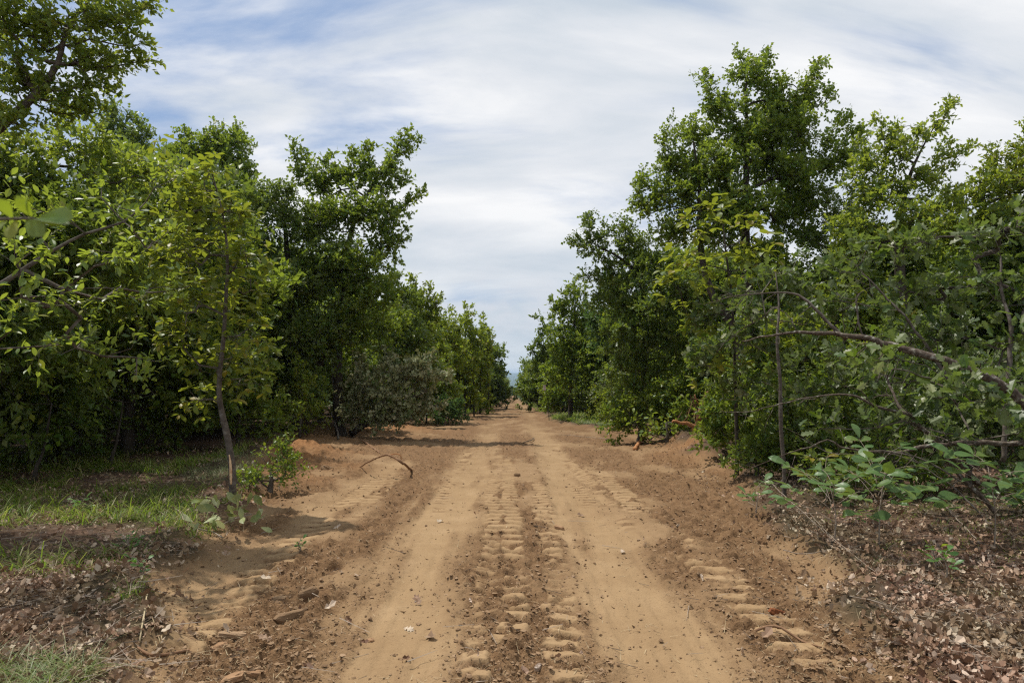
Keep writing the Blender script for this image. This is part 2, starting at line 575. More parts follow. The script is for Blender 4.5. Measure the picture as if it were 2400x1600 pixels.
def leaf_mat(name, cols, trans, back=None, rough=0.42, tw=0.36, spec=0.5):
    """cols: base colours picked by each leaf's own number; trans: light through the leaf; back: underside."""
    m, t, out = new_mat(name)
    at = t.node("ShaderNodeAttribute", attribute_name="rnd")
    geo = t.node("ShaderNodeNewGeometry")
    n = len(cols)
    col = t.ramp(at.outputs["Fac"], [((i + 0.5) / n, c) for i, c in enumerate(cols)])
    tc = t.node("ShaderNodeTexCoord")
    nz = t.noise(tc.outputs["Object"], 1.1, 2)
    hs = t.node("ShaderNodeHueSaturation")
    t.link(col, hs.inputs["Color"])
    t.link(t.maprange(nz, 0.3, 0.7, 0.485, 0.512), hs.inputs["Hue"])
    t.link(t.maprange(nz, 0.3, 0.7, 1.2, 0.85), hs.inputs["Value"])
    col = hs.outputs[0]
    if back:
        col = t.mix(geo.outputs["Backfacing"], col, back)
    pb = t.node("ShaderNodeBsdfPrincipled")
    t.link(col, pb.inputs["Base Color"])
    pb.inputs["Roughness"].default_value = rough
    pb.inputs["Specular IOR Level"].default_value = spec
    tr = t.node("ShaderNodeBsdfTranslucent")
    t.link(t.mix(0.55, col, trans), tr.inputs["Color"])
    mx = t.node("ShaderNodeMixShader")
    mx.inputs[0].default_value = tw
    t.link(pb.outputs[0], mx.inputs[1])
    t.link(tr.outputs[0], mx.inputs[2])
    t.link(mx.outputs[0], out.inputs[0])
    return m


def flat_mat(name, cols, rough=0.9, scale=None, bump=0.0, bscale=40.0, spec=0.2):
    m, t, out = new_mat(name)
    pb = t.node("ShaderNodeBsdfPrincipled")
    tc = t.node("ShaderNodeTexCoord")
    if scale:
        f = t.noise(tc.outputs["Object"], scale, 5, 0.6)
        lo, hi = 0.3, 0.7
    else:
        f = t.node("ShaderNodeAttribute", attribute_name="rnd").outputs["Fac"]
        lo, hi = 0.0, 1.0
    n = len(cols)
    col = t.ramp(f, [(lo + (hi - lo) * i / max(1, n - 1), c) for i, c in enumerate(cols)])
    t.link(col, pb.inputs["Base Color"])
    pb.inputs["Roughness"].default_value = rough
    pb.inputs["Specular IOR Level"].default_value = spec
    if bump:
        b = t.node("ShaderNodeBump")
        b.inputs["Strength"].default_value = bump
        b.inputs["Distance"].default_value = 0.01
        t.link(t.noise(tc.outputs["Object"], bscale, 6, 0.65), b.inputs["Height"])
        t.link(b.outputs[0], pb.inputs["Normal"])
    t.link(pb.outputs[0], out.inputs[0])
    return m


M = {}
M["elm"] = leaf_mat("elm_leaf", [(0.085, 0.147, 0.017), (0.124, 0.191, 0.022), (0.076, 0.147, 0.022), (0.218, 0.216, 0.024)], (0.560, 0.646, 0.034), back=(0.141, 0.201, 0.052), rough=.42, tw=.46, spec=.35)
M["glossy"] = leaf_mat("glossy_leaf", [(0.070, 0.135, 0.020), (0.096, 0.166, 0.020), (0.079, 0.151, 0.026), (0.192, 0.207, 0.021)], (0.558, 0.666, 0.028), back=(0.158, 0.223, 0.058), rough=.40, tw=.42, spec=.5)
M["hickory"] = leaf_mat("hickory_leaf", [(0.106, 0.150, 0.015), (0.138, 0.175, 0.015), (0.084, 0.145, 0.019), (0.229, 0.190, 0.019)], (0.504, 0.549, 0.015), back=(0.138, 0.182, 0.046), rough=.45, tw=.42, spec=.35)
M["oak_dark"] = leaf_mat("post_oak_leaf", [(0.054, 0.102, 0.018), (0.075, 0.130, 0.018), (0.098, 0.150, 0.018), (0.133, 0.151, 0.018)], (0.355, 0.476, 0.021), back=(0.123, 0.166, 0.051), rough=.42, tw=.34, spec=.35)
M["mid"] = leaf_mat("mid_leaf", [(0.066, 0.133, 0.020), (0.092, 0.158, 0.020), (0.121, 0.182, 0.019), (0.169, 0.182, 0.020)], (0.444, 0.571, 0.028), back=(0.133, 0.182, 0.044), rough=.42, tw=.40, spec=.35)
M["yellow"] = leaf_mat("yellow_green_leaf", [(0.091, 0.161, 0.017), (0.125, 0.187, 0.017), (0.168, 0.208, 0.022), (0.214, 0.191, 0.024)], (0.520, 0.616, 0.025), back=(0.139, 0.184, 0.042), rough=.45, tw=.44, spec=.3)
M["blue"] = leaf_mat("blue_green_leaf", [(.042, .092, .024), (.055, .108, .028), (.045, .088, .024)], (.20, .34, .05), back=(.07, .12, .045), rough=.45, tw=.36, spec=.3)
M["pale_oak"] = leaf_mat("pale_backed_oak_leaf", [(0.036, 0.064, 0.011), (0.054, 0.088, 0.013), (0.047, 0.094, 0.013), (0.090, 0.130, 0.019), (0.270, 0.281, 0.162), (0.056, 0.094, 0.015)], (0.270, 0.416, 0.019), back=(0.146, 0.177, 0.071), rough=.44, tw=.32, spec=.42)  # the one pale tone in the ramp paints glints on some leaves
M["wilted"] = leaf_mat("wilted_leaf", [(.05, .085, .016), (.07, .11, .02), (.42, .38, .23), (.06, .09, .018), (.30, .28, .15), (.10, .12, .03)], (0.366, 0.329, 0.122), back=(.28, .30, .15), rough=.55, tw=.22, spec=.3)
M["cut"] = leaf_mat("cut_branch_leaf", [(.26, .29, .12), (0.171, 0.207, 0.061), (0.122, 0.159, 0.037), (0.244, 0.256, 0.110)], (0.427, 0.464, 0.122), back=(0.439, 0.451, 0.244), rough=.45, tw=.25)
M["seedling"] = leaf_mat("seedling_leaf", [(.075, .145, .040), (.095, .17, .05), (.065, .13, .03), (.11, .17, .035)], (.26, .38, .04), back=(.12, .18, .06), rough=.42, tw=.32, spec=.5)
M["litter"] = leaf_mat("dead_leaf", [(.13, .075, .040), (.25, .160, .095), (.38, .27, .18), (.19, .108, .058), (.50, .40, .29)], (.26, .16, .08), rough=.7, tw=.10, spec=.25)
M["rust"] = flat_mat("rusty_bark", [(.12, .04, .015), (.22, .08, .03), (.08, .03, .015)], scale=30, bump=.6)
M["bark"] = flat_mat("grey_bark", [(.055, .042, .032), (.10, .082, .065), (.17, .15, .125)], scale=14, bump=.7, bscale=30)
M["bark_dark"] = flat_mat("dark_bark", [(.028, .022, .017), (.055, .044, .034), (.085, .07, .055)], scale=9, bump=.8, bscale=22)
M["bark_lichen"] = flat_mat("lichen_bark", [(.05, .035, .026), (.075, .055, .04), (.12, .095, .072), (.34, .33, .28)], scale=26, bump=.8, bscale=45)
M["twig"] = flat_mat("pale_dead_twig", [(.20, .155, .115), (.34, .28, .22)], scale=20, bump=.3)
M["root"] = flat_mat("fresh_root", [(.30, .13, .05), (.42, .20, .085), (.24, .10, .045)], scale=18, bump=.4)
M["rootdirt"] = flat_mat("dirty_root", [(.16, .085, .045), (.27, .16, .09)], scale=18, bump=.5)
M["straw"] = flat_mat("straw", [(.30, .22, .12), (.44, .36, .22), (.20, .12, .07)])
M["grass"] = leaf_mat("grass_blade", [(.08, .145, .018), (.115, .175, .022), (.16, .20, .035), (.30, .26, .11)], (.36, .50, .04), rough=.5, tw=.45, spec=.25)
M["grass_blue"] = leaf_mat("pale_grass_blade", [(.13, .19, .06), (.20, .24, .09), (.32, .30, .15)], (.30, .40, .16), rough=.5, tw=.35)
M["weed"] = leaf_mat("weed_leaf", [(.05, .13, .025), (.07, .16, .03), (.10, .18, .03)], (.2, .40, .04), rough=.45, tw=.35)
M["clod"] = flat_mat("soil_clod", [(.17, .104, .055), (.24, .152, .083), (.31, .205, .12)], bump=.6, bscale=60)
M["clod_pale"] = flat_mat("dry_soil_slab", [(.27, .155, .08), (.36, .22, .12)], scale=12, bump=.7, bscale=55)
M["tagmat"] = flat_mat("pale_plastic_tag", [(.62, .52, .50), (.72, .62, .60)], scale=5, rough=.5)
M["post"] = flat_mat("dark_metal_post", [(.03, .03, .03), (.06, .05, .045)], scale=20, rough=.6)
M["wood_raw"] = flat_mat("stripped_wood", [(.55, .33, .17), (.68, .47, .28), (.36, .15, .06)], scale=9, bump=.3)
M["stone"] = flat_mat("flint", [(.10, .075, .06), (.22, .15, .10), (.34, .27, .20)], scale=25, rough=.25, spec=.6)


def ground_mat():
    m, t, out = new_mat("ground_soil")
    g = t.node("ShaderNodeNewGeometry")
    pos = g.outputs["Position"]
    at = t.node("ShaderNodeAttribute", attribute_name="mask")
    sp = t.node("ShaderNodeSeparateColor")
    t.link(at.outputs["Color"], sp.inputs[0])
    dirt, rut, churn = sp.outputs[0], sp.outputs[1], sp.outputs[2]
    at2 = t.node("ShaderNodeAttribute", attribute_name="mask_b")
    sp2 = t.node("ShaderNodeSeparateColor")
    t.link(at2.outputs["Color"], sp2.inputs[0])
    red, lug, far = sp2.outputs[0], sp2.outputs[1], sp2.outputs[2]
    nA = t.noise(pos, 1.7, 6, 0.62)
    nB = t.noise(pos, 14.0, 6, 0.65)
    nC = t.noise(pos, 75.0, 4, 0.7)
    nD = t.noise(pos, 210.0, 3, 0.7)
    plain = t.ramp(nA, [(0.30, (0.197, 0.120, 0.061)), (0.50, (0.242, 0.154, 0.080)), (0.70, (0.284, 0.184, 0.099))])
    dust_and_lit_bars = t.ramp(nA, [(0.30, (0.275, 0.178, 0.091)), (0.55, (0.319, 0.213, 0.112)), (0.75, (0.367, 0.251, 0.138))])
    damp = t.ramp(nB, [(0.30, (0.103, 0.055, 0.027)), (0.52, (0.177, 0.101, 0.049)), (0.72, (0.255, 0.154, 0.079))])
    col = t.mix(t.math("MULTIPLY", rut, 0.75), plain, dust_and_lit_bars)
    col = t.mix(t.math("MULTIPLY", churn, 0.85), col, damp)  # churned soil tone, also painted into the lug grooves as shade
    col = t.mix(t.math("MULTIPLY", lug, 0.75), col, dust_and_lit_bars)  # lug bar tops get a painted sunlit tone
    col = t.mix(t.math("MULTIPLY", red, 0.5), col, t.ramp(nB, [(0.3, (.24, .095, .030)), (0.65, (.40, .185, .065))]))
    # grit and crumbs
    grit = t.maprange(nC, 0.56, 0.66)
    col = t.mix(t.math("MULTIPLY", grit, 0.42), col, (.13, .068, .036))
    deb = t.math("MULTIPLY", t.maprange(t.noise(pos, 38.0, 5, 0.75), 0.55, 0.68), t.maprange(t.noise(pos, 1.1, 3, 0.6), 0.40, 0.62))
    col = t.mix(t.math("MULTIPLY", t.math("MULTIPLY", deb, t.math("SUBTRACT", 1.0, t.math("MULTIPLY", rut, 0.45))), 0.7), col, (.10, .055, .032))
    pale = t.maprange(nD, 0.62, 0.72)
    col = t.mix(t.math("MULTIPLY", pale, 0.30), col, (.55, .40, .25))
    floor = t.ramp(nB, [(0.28, (.045, .028, .018)), (0.5, (.10, .060, .040)), (0.72, (.17, .11, .075))])
    green = t.mix(t.maprange(t.noise(pos, 0.55, 4, 0.6), 0.42, 0.62), floor, (.060, .045, .024))
    col = t.mix(dirt, green, col)
    col = t.mix(far, col, t.ramp(t.noise(pos, 0.02, 6, 0.65), [(0.3, (.020, .040, .012)), (0.7, (.05, .075, .022))]))
    pb = t.node("ShaderNodeBsdfPrincipled")
    t.link(col, pb.inputs["Base Color"])
    pb.inputs["Roughness"].default_value = 0.95
    pb.inputs["Specular IOR Level"].default_value = 0.12
    b1 = t.node("ShaderNodeBump")
    b1.inputs["Distance"].default_value = 0.012
    t.link(t.math("MULTIPLY", t.math("ADD", t.math("MULTIPLY", churn, 0.5), 0.65), t.math("SUBTRACT", 1.0, t.math("MULTIPLY", lug, 0.6))), b1.inputs["Strength"])
    t.link(t.math("ADD", nC, t.math("MULTIPLY", nB, 1.3)), b1.inputs["Height"])
    t.link(b1.outputs[0], pb.inputs["Normal"])
    t.link(pb.outputs[0], out.inputs[0])
    return m


M["ground"] = ground_mat()

# ------------------------------------------------------------------ ground sheet
def build_ground():
    ys = [-40, -15, -6, -2, 0, 1, 1.8, 2.4]
    s = np.concatenate([np.arange(1.6 * 683 / 2.9, 1.6 * 683 / 14, -0.49), np.arange(1.6 * 683 / 14, 1.6 * 683 / 62, -0.9)])
    ys = np.array(ys + list(1.6 * 683 / s) + list(np.geomspace(64, 12500, 46)))
    nc = 470
    u = np.linspace(-1, 1, nc)
    uo = np.linspace(0, 1, 34)[1:]
    Y = ys[:, None]
    yy = np.maximum(Y, 3.0)
    W = 0.80 * yy + 0.35
    Xc = u[None] * W
    Wo = 1.7 * yy + 40
    Xr = W + (Wo - W) * (uo[None] ** 2.2)
    X = np.hstack([-Xr[:, ::-1], Xc, Xr])
    Yg = np.repeat(Y, X.shape[1], 1)
    h, dirt, rut, churn, red, tm = ground(X, Yg)
    nr, ncol = X.shape
    V = np.stack([X, Yg, h], -1).reshape(-1, 3).astype(np.float32)
    i = np.arange(nr - 1)[:, None] * ncol + np.arange(ncol - 1)[None]
    Q = np.stack([i, i + 1, i + ncol + 1, i + ncol], -1).reshape(-1, 4).astype(np.int32)
    me = bpy.data.meshes.new("ground")
    me.vertices.add(len(V))
    me.vertices.foreach_set("co", V.ravel())
    me.loops.add(Q.size)
    me.loops.foreach_set("vertex_index", Q.ravel())
    me.polygons.add(len(Q))
    me.polygons.foreach_set("loop_start", np.arange(0, Q.size, 4, dtype=np.int32))
    me.polygons.foreach_set("use_smooth", np.full(len(Q), True))
    road_far = sstep(-.2, .2, np.minimum(X - edge_l(Yg), edge_r(Yg) - X)) * (Yg < 310)
    far = sstep(55, 80, Yg) * (1 - road_far)
    for nm, ch in (("mask", (dirt, rut, churn)), ("mask_b", (red, tm, far))):
        a = me.attributes.new(nm, "FLOAT_COLOR", "POINT")
        c = np.ones((len(V), 4), np.float32)
        for k in range(3):
            c[:, k] = np.clip(ch[k], 0, 1).ravel()
        a.data.foreach_set("color", c.ravel())
    me.materials.append(M["ground"])
    me.update(calc_edges=True)
    o = bpy.data.objects.new("ground", me)
    COL.objects.link(o)
    o["kind"] = "structure"
    return o


build_ground()

def build_haze():
    me = bpy.data.meshes.new("haze")
    x0, x1, y0, y1, z0, z1 = -22500, 22500, -60, 12900, -140, 15
    vs = [(x, y, z) for x in (x0, x1) for y in (y0, y1) for z in (z0, z1)]
    me.from_pydata(vs, [], [(0, 1, 3, 2), (4, 6, 7, 5), (0, 4, 5, 1), (2, 3, 7, 6), (0, 2, 6, 4), (1, 5, 7, 3)])
    m, t, out = new_mat("haze_air")
    v = t.node("ShaderNodeVolumePrincipled")
    v.inputs["Color"].default_value = (.62, .80, 1, 1)
    v.inputs["Density"].default_value = HAZE
    v.inputs["Anisotropy"].default_value = 0.3
    t.link(v.outputs[0], out.inputs["Volume"])
    me.materials.append(m)
    o = bpy.data.objects.new("haze", me)
    COL.objects.link(o)
    o["kind"] = "stuff"


HAZE = 0.00013
build_haze()

# ------------------------------------------------------------------ trees
def lobe(px, py, rx, ry, d, rd=None):
    c = P(px, py, d)
    k = d / 1600.0
    rr = (rx + ry) * 0.5 * k if rd is None else rd
    return (c, np.array([rx * k, rr, ry * k]))


def sample_lobes(lobes, dens):
    pts = []
    for c, r in lobes:
        n = max(3, int(dens * (r[0] * r[1] + r[0] * r[2] + r[1] * r[2])))
        v = norm(rng.normal(size=(n, 3)))
        rad = rng.random(n) ** 0.5 * (0.78 + 0.42 * rng.random(n))
        pts.append(c + v * rad[:, None] * r)
    return np.vstack(pts)


def spike(px0, py0, px1, py1, d, n=7):
    a, b = P(px0, py0, d), P(px1, py1, d + 0.2)
    t = np.linspace(0.1, 1, n)[:, None]
    mid = rng.normal(size=3) * 0.08
    return a + (b - a) * t + np.sin(t * 3.1) * mid


def grow(trunk, att, step=0.35, pathw=0.3):
    """Branches from trunk rows (x,y,z,r) out to every attraction point. Returns nodes, parents, radii, tips."""
    q = smooth_path(trunk, 0.3)
    cap = len(q) + len(att) * 14 + 10
    pos = np.zeros((cap, 3))
    par = np.full(cap, -1, int)
    pl = np.zeros(cap)
    n = len(q)
    pos[:n] = q[:, :3]
    par[1:n] = np.arange(n - 1)
    tr = q[:, 3]
    lowcut = int(n * 0.18)
    axis = q[n // 2, :3]
    order = np.argsort([np.min(np.linalg.norm(q[lowcut:, :3] - a, axis=1)) for a in att])
    tips = []
    for i in order:
        a = att[i]
        dd = np.linalg.norm(pos[:n] - a, axis=1)
        cost = dd + pathw * pl[:n] + 0.5 * np.maximum(0, pos[:n, 2] - a[2])
        cost[:lowcut] += 1.0
        j = int(np.argmin(cost))
        D = dd[j]
        m = max(1, min(12, int(math.ceil(D / step))))
        s = pos[j].copy()
        bow = rng.normal(size=3) * 0.07 * D
        bow[2] += 0.06 * D
        prev = j
        for k in range(1, m + 1):
            t = k / m
            p = s + (a - s) * t + bow * math.sin(math.pi * t) + (rng.normal(size=3) * 0.02 if k < m else 0)
            pos[n] = p
            par[n] = prev
            pl[n] = pl[prev] + D / m
            prev = n
            n += 1
        tips.append(prev)
    cnt = np.zeros(n)
    cnt[tips] = 1
    for i in range(n - 1, 0, -1):
        cnt[par[i]] += cnt[i]
    rad = 0.0042 * np.maximum(cnt, 1) ** 0.5
    rad[:len(q)] = tr
    for i in range(len(q), n):
        rad[i] = min(rad[i], rad[par[i]] * 0.92)
    return pos[:n], par[:n], rad, np.array(tips), len(q)


def rsphere(n):
    return norm(rng.normal(size=(n, 3)))


def leaf_clusters(pos, par, tips, kind, size, per, cr, twigs, up=1.0, jitter=0.75, out_up=0.25, droop=0.0, whorl=False):
    """Leaf frames for twig sprays at the branch tips: pos, dir, normal, size + the twig sticks."""
    tp = pos[tips]
    bd = norm(tp - pos[par[tips]])
    n = len(tips)
    td = norm(bd[:, None] * 0.55 + norm(rng.normal(size=(n, twigs, 3))) * 0.85 + UP * out_up)
    tl = cr * (0.55 + 0.6 * rng.random((n, twigs)))
    A = np.repeat(tp, twigs, 0)
    D = td.reshape(-1, 3)
    L = tl.reshape(-1)
    B = A + D * L[:, None]
    lp = max(1, int(round(per / twigs)))
    t = (0.2 + 0.8 * (np.arange(lp)[None] + rng.random((len(A), lp)) * 0.8) / lp)
    if whorl:
        t = np.full_like(t, 1.0)
    Q = A[:, None] + D[:, None] * (L[:, None] * t)[..., None]
    N = Q.reshape(-1, 3)
    Dl = np.repeat(D, lp, 0)
    lat = rsphere(len(N))
    if whorl:
        ang = np.tile(np.arange(lp) * 2 * math.pi / lp, len(A)) + np.repeat(rng.random(len(A)) * 6.28, lp)
        x = norm(np.cross(Dl, UP + 0.01))
        y = np.cross(Dl, x)
        ld = norm(Dl * 0.45 + x * np.cos(ang)[:, None] + y * np.sin(ang)[:, None] - UP * droop)
        ld[:, 2] *= 0.55
        ld = norm(ld)
    else:
        ld = norm(Dl * 0.55 + lat * 0.8 - UP * droop)
    nr = norm(UP * up + rsphere(len(N)) * jitter)
    S = size * (0.65 + 0.6 * rng.random(len(N)))
    return N, ld, nr, S, (A, B)


def make_tree(name, label, base, trunk, lobes, dens, kind, size, mat, per=30, cr=0.32, twigs=6, spikes=(), cat="tree", group=None,
              bark="bark_dark", up=0.85, jitter=0.9, whorl=False, droop=0.0, keep=1.0, extra_trunks=(), leaf_parts=0, leafname="leaf", pathw=0.3, out_up=.25, spur=None):
    origin = np.array([base[0], base[1], gz(base[0], base[1])]) if len(base) == 2 else np.asarray(base)
    if not leaf_parts and kind not in ("big", "oval"):
        dens, size = dens * 2.0, size * 1.2
    att = sample_lobes(lobes, dens) if lobes else np.zeros((0, 3))
    gnd = ground(att[:, 0], att[:, 1], False) if len(att) else 0
    if len(att):
        att = att[att[:, 2] > gnd + 0.12]
    if len(spikes):
        att = np.vstack([att] + list(spikes))
    pos, par, rad, tips, nt = grow(trunk, att, pathw=pathw)
    root = empty(name, origin, label, cat, group)
    ta = Acc()
    tube(ta, trunk, 8, 0.15, 0.10)
    for e in extra_trunks:
        tube(ta, e, 7, 0.15, 0.10)
    idx = np.arange(nt, len(pos))
    thick = idx[rad[idx] > 0.014]
    thin = idx[rad[idx] <= 0.014]
    segments(ta, pos[par[thick]], pos[thick], np.minimum(rad[par[thick]], rad[thick] * 1.25), rad[thick], 5)
    ta.build("trunk", M[bark], root, True, origin)
    N, D, R, S, (A, B) = leaf_clusters(pos, par, tips, kind, size, per, cr, twigs, up, jitter, out_up, droop, whorl)
    ba = Acc()
    segments(ba, pos[par[thin]], pos[thin], np.minimum(rad[par[thin]], rad[thin] * 1.3), rad[thin], 3)
    if len(tips) < 30:
        segments(ba, A, B, np.full(len(A), .0022), np.full(len(A), 0.0012), 3)
    else:
        sel = rng.random(len(A)) < .5
        segments(ba, A[sel], B[sel], np.full(sel.sum(), max(.0022, size * .03)), np.full(sel.sum(), 0.0012), 3)
    ba.build("branch", M[bark], root, False, origin)["kind"] = "stuff"
    if keep < 1:
        k = rng.random(len(N)) < keep
        N, D, R, S = N[k], D[k], R[k], S[k]
    g = ground(N[:, 0], N[:, 1], False)
    k = N[:, 2] > g + 0.03
    N, D, R, S = N[k], D[k], R[k], S[k]
    if leaf_parts:
        dist = np.linalg.norm(N - np.array([0, 0, CAM_H]), axis=1)
        order = np.argsort(-S / dist)
        pick, rest = order[:leaf_parts], order[leaf_parts:]
        leaf_objects(root, origin, N[pick], D[pick], R[pick], S[pick], kind, mat, leafname)
    else:
        rest = np.arange(len(N))
    ca = Acc()
    add_leaves(ca, N[rest], D[rest], R[rest], S[rest], kind, rng.random(len(rest)))
    c = ca.build("crown", M[mat], root, False, origin)
    if leaf_parts:
        c["kind"] = "stuff"
    return root


from mathutils import Matrix
_leafmesh = {}


def leaf_objects(root, origin, N, D, R, S, kind, mat, name="leaf"):
    """Single leaves as parts, sharing a few leaf meshes."""
    D = norm(D)
    Z = norm(R - D * np.sum(R * D, 1, keepdims=True))
    X = np.cross(D, Z)
    for i in range(len(N)):
        key = (kind, mat, i % 8)
        if key not in _leafmesh:
            a = Acc()
            add_leaves(a, np.zeros((1, 3)), np.array([[0, 1.0, 0]]), np.array([[0, 0, 1.0]]), [1.0], kind, np.array([(i % 8 + .5) / 8]), curl=0.12)
            _leafmesh[key] = a.mesh("leaf", M[mat])
        o = bpy.data.objects.new(name, _leafmesh[key])
        COL.objects.link(o)
        o.parent = root
        s = float(S[i])
        mt = Matrix(((X[i][0] * s, D[i][0] * s, Z[i][0] * s, N[i][0] - origin[0]), (X[i][1] * s, D[i][1] * s, Z[i][1] * s, N[i][1] - origin[1]),
                     (X[i][2] * s, D[i][2] * s, Z[i][2] * s, N[i][2] - origin[2]), (0, 0, 0, 1)))
        o.matrix_local = mt


def trunk_px(rows):
    """rows of (px, py, d, r) -> world rows."""
    return np.array([[*P(a, b, d), r] for a, b, d, r in rows])


def from_base(x, y, rows):
    """A trunk that starts in the ground at x, y, then passes through photograph rows."""
    z = gz(x, y)
    w = trunk_px(rows)
    r = rows[0][3]
    out = [[x, y, z - 0.10, r * 1.5], [x, y, z + 0.05, r * 1.2]]
    if w[0][2] > z + .5:
        q = w[0] * .3 + np.array([x, y, z, r]) * .7
        out.append([q[0], q[1], z + .3, r * 1.03])
    return np.vstack([out, w])


# ---------- left side, nearest first
make_tree("elm_tree", "tall thin elm arching yellow-green sprays over the top left corner of the sky", (-7.0, 7.2),
          np.array([[-7.0, 7.2, gz(-7, 7.2) - .1, .13], [-6.9, 7.3, 1.6, .11], *trunk_px([(-260, 520, 7.6, .085), (-60, 350, 7.5, .06), (20, 280, 7.5, .05), (90, 215, 7.5, .042), (135, 150, 7.5, .03), (160, 60, 7.5, .022), (210, 0, 7.5, .015), (240, -80, 7.5, .01)])]),
          [lobe(100, 70, 80, 60, 7.5), lobe(220, 50, 70, 45, 7.4), lobe(60, 190, 80, 55, 7.4), lobe(190, 140, 80, 45, 7.6), lobe(160, 230, 70, 35, 7.6),
           lobe(10, 60, 50, 90, 7.2), lobe(30, 280, 60, 40, 7.4), lobe(-150, 100, 140, 160, 7.5), lobe(110, -90, 170, 70, 7.5), lobe(270, 60, 50, 30, 7.6)],
          46, "small", .062, "elm", per=34, cr=.22, twigs=5, bark="bark",
          spikes=[spike(230, 60, 350, 18, 7.5, 8), spike(200, 160, 355, 138, 7.6, 10), spike(160, 210, 262, 215, 7.6, 6), spike(120, 230, 225, 262, 7.5, 6), spike(150, 0, 330, -20, 7.5, 8), spike(250, 100, 330, 100, 7.5, 5), spike(60, 230, 190, 262, 7.5, 6)])

make_tree("elm_tree", "yellow-green elm filling the left edge under the arching elm branch", (-8.6, 10.5),
          np.array([[-8.6, 10.5, gz(-8.6, 10.5) - .1, .12], [-8.4, 10.5, 2.2, .09], *trunk_px([(60, 560, 10.5, .06), (110, 440, 10.5, .035), (140, 340, 10.5, .015)])]),
          [lobe(40, 400, 110, 80, 10), lobe(160, 360, 80, 50, 10.5), lobe(250, 400, 90, 60, 10.8), lobe(340, 430, 80, 55, 11), lobe(60, 520, 130, 80, 10), lobe(230, 520, 110, 70, 10.5),
           lobe(360, 560, 90, 80, 11), lobe(-60, 440, 80, 100, 10), lobe(100, 660, 130, 80, 10.5), lobe(300, 680, 120, 80, 11)],
          17, "small", .078, "elm", per=40, cr=.32, twigs=6, bark="bark",
          spikes=[spike(0, 360, 40, 300, 10, 5), spike(130, 340, 165, 290, 10.5, 5), spike(200, 350, 235, 300, 10.5, 5)])

make_tree("young_tree", "broad spreading young tree with big shiny oval leaves at the left edge", (-5.0, 5.4),
          np.array([[-5.0, 5.4, gz(-5, 5.4) - .1, .075], [-4.95, 5.4, 0.9, .06], *trunk_px([(-150, 760, 5.4, .036), (-20, 680, 5.4, .024), (120, 590, 5.6, .016), (200, 548, 5.7, .012), (290, 520, 5.8, .009), (340, 475, 5.9, .005)])]),
          [lobe(120, 500, 130, 35, 5.4), lobe(290, 450, 100, 35, 5.8), lobe(380, 400, 60, 25, 6.0), lobe(60, 610, 120, 45, 5.0), lobe(220, 590, 130, 45, 5.5), lobe(350, 560, 90, 50, 6.0),
           lobe(90, 700, 130, 45, 5.1), lobe(230, 710, 130, 50, 5.6), lobe(40, 790, 110, 40, 5.0), lobe(190, 820, 120, 40, 5.8), lobe(360, 680, 90, 50, 6.4), lobe(330, 860, 90, 40, 6.6), lobe(-80, 600, 90, 160, 5.2)],
          30, "oval", .078, "glossy", per=15, cr=.24, twigs=3, bark="bark", up=1.3, jitter=.6, droop=.08)

twig_o = P(-40, 520, 0.95)


def near_twig():
    root = empty("leafy_twig", twig_o, "blurred close-up twig with a few large leaves poking in from the left edge", "twig")
    a = Acc()
    tube(a, np.array([[*P(-420, 560, 1.0), .006], [*P(-180, 530, 0.97), .004], [*P(-20, 515, 0.95), .0025], [*P(80, 512, 0.95), .0018]]), 5, .03)
    a.build("stem", M["bark"], root, True, twig_o)
    spec = [((90, 512), (165, 508), .046, 0.3), ((80, 514), (155, 530), .046, -1), ((75, 508), (40, 462), .045, .2), ((70, 505), (62, 455), .044, .8),
            ((30, 512), (0, 468), .046, .4), ((20, 515), (-30, 555), .050, -1), ((40, 515), (20, 560), .046, .5), ((-40, 520), (-80, 470), .05, .3), ((60, 515), (100, 548), .04, .1)]
    N, D, R, S = [], [], [], []
    for (b, t_, L, nz) in spec:
        p, q = P(b[0], b[1], .95), P(t_[0], t_[1], .93)
        N.append(p); D.append(norm(q - p)); S.append(float(np.linalg.norm(q - p)) * 1.05)
        R.append(np.array([0.1, -0.75 if nz > 0 else -.25, nz if nz > 0 else 1.0]))
    leaf_objects(root, twig_o, np.array(N), np.array(D), np.array(R), np.array(S), "big", "glossy")
    return root


near_twig()

b = GP(545, 1175)
make_tree("hickory_sapling", "slender yellow-green young tree with a bark scar low on its trunk, left of the track", (b[0], b[1]),
          from_base(b[0], b[1], [(545, 1150, 8.35, .047), (543, 1085, 8.35, .045), (530, 1010, 8.4, .040), (516, 945, 8.4, .035), (514, 890, 8.4, .030), (524, 790, 8.4, .026), (530, 690, 8.4, .022), (533, 600, 8.4, .017), (522, 500, 8.4, .012), (495, 400, 8.4, .008)]),
          [lobe(483, 410, 42.5, 36, 8.4), lobe(447.8, 480, 59.5, 45, 8.3), lobe(535.8, 510, 46.75, 49.5, 8.3), lobe(456.6, 590, 76.5, 54, 8.4), lobe(562.2, 620, 55.25, 45, 8.2), lobe(593, 680, 38.25, 25.2, 8.2),
           lobe(483, 710, 76.5, 45, 8.5), lobe(425.8, 790, 55.25, 40.5, 8.5), lobe(579.8, 760, 35.7, 31.5, 8.3), lobe(509.4, 850, 68, 31.5, 8.5), lobe(579.8, 900, 34, 31.5, 8.3), lobe(447.8, 930, 51, 27, 8.6), lobe(553.4, 800, 51, 27, 8.1), lobe(412.6, 380, 34, 22.5, 8.2)],
          52, "big", .125, "hickory", per=15, cr=.20, twigs=3, bark="bark", whorl=True, droop=.18, up=1.0, jitter=.45, leaf_parts=290)
sap = bpy.data.objects["hickory_sapling"]
a = Acc()
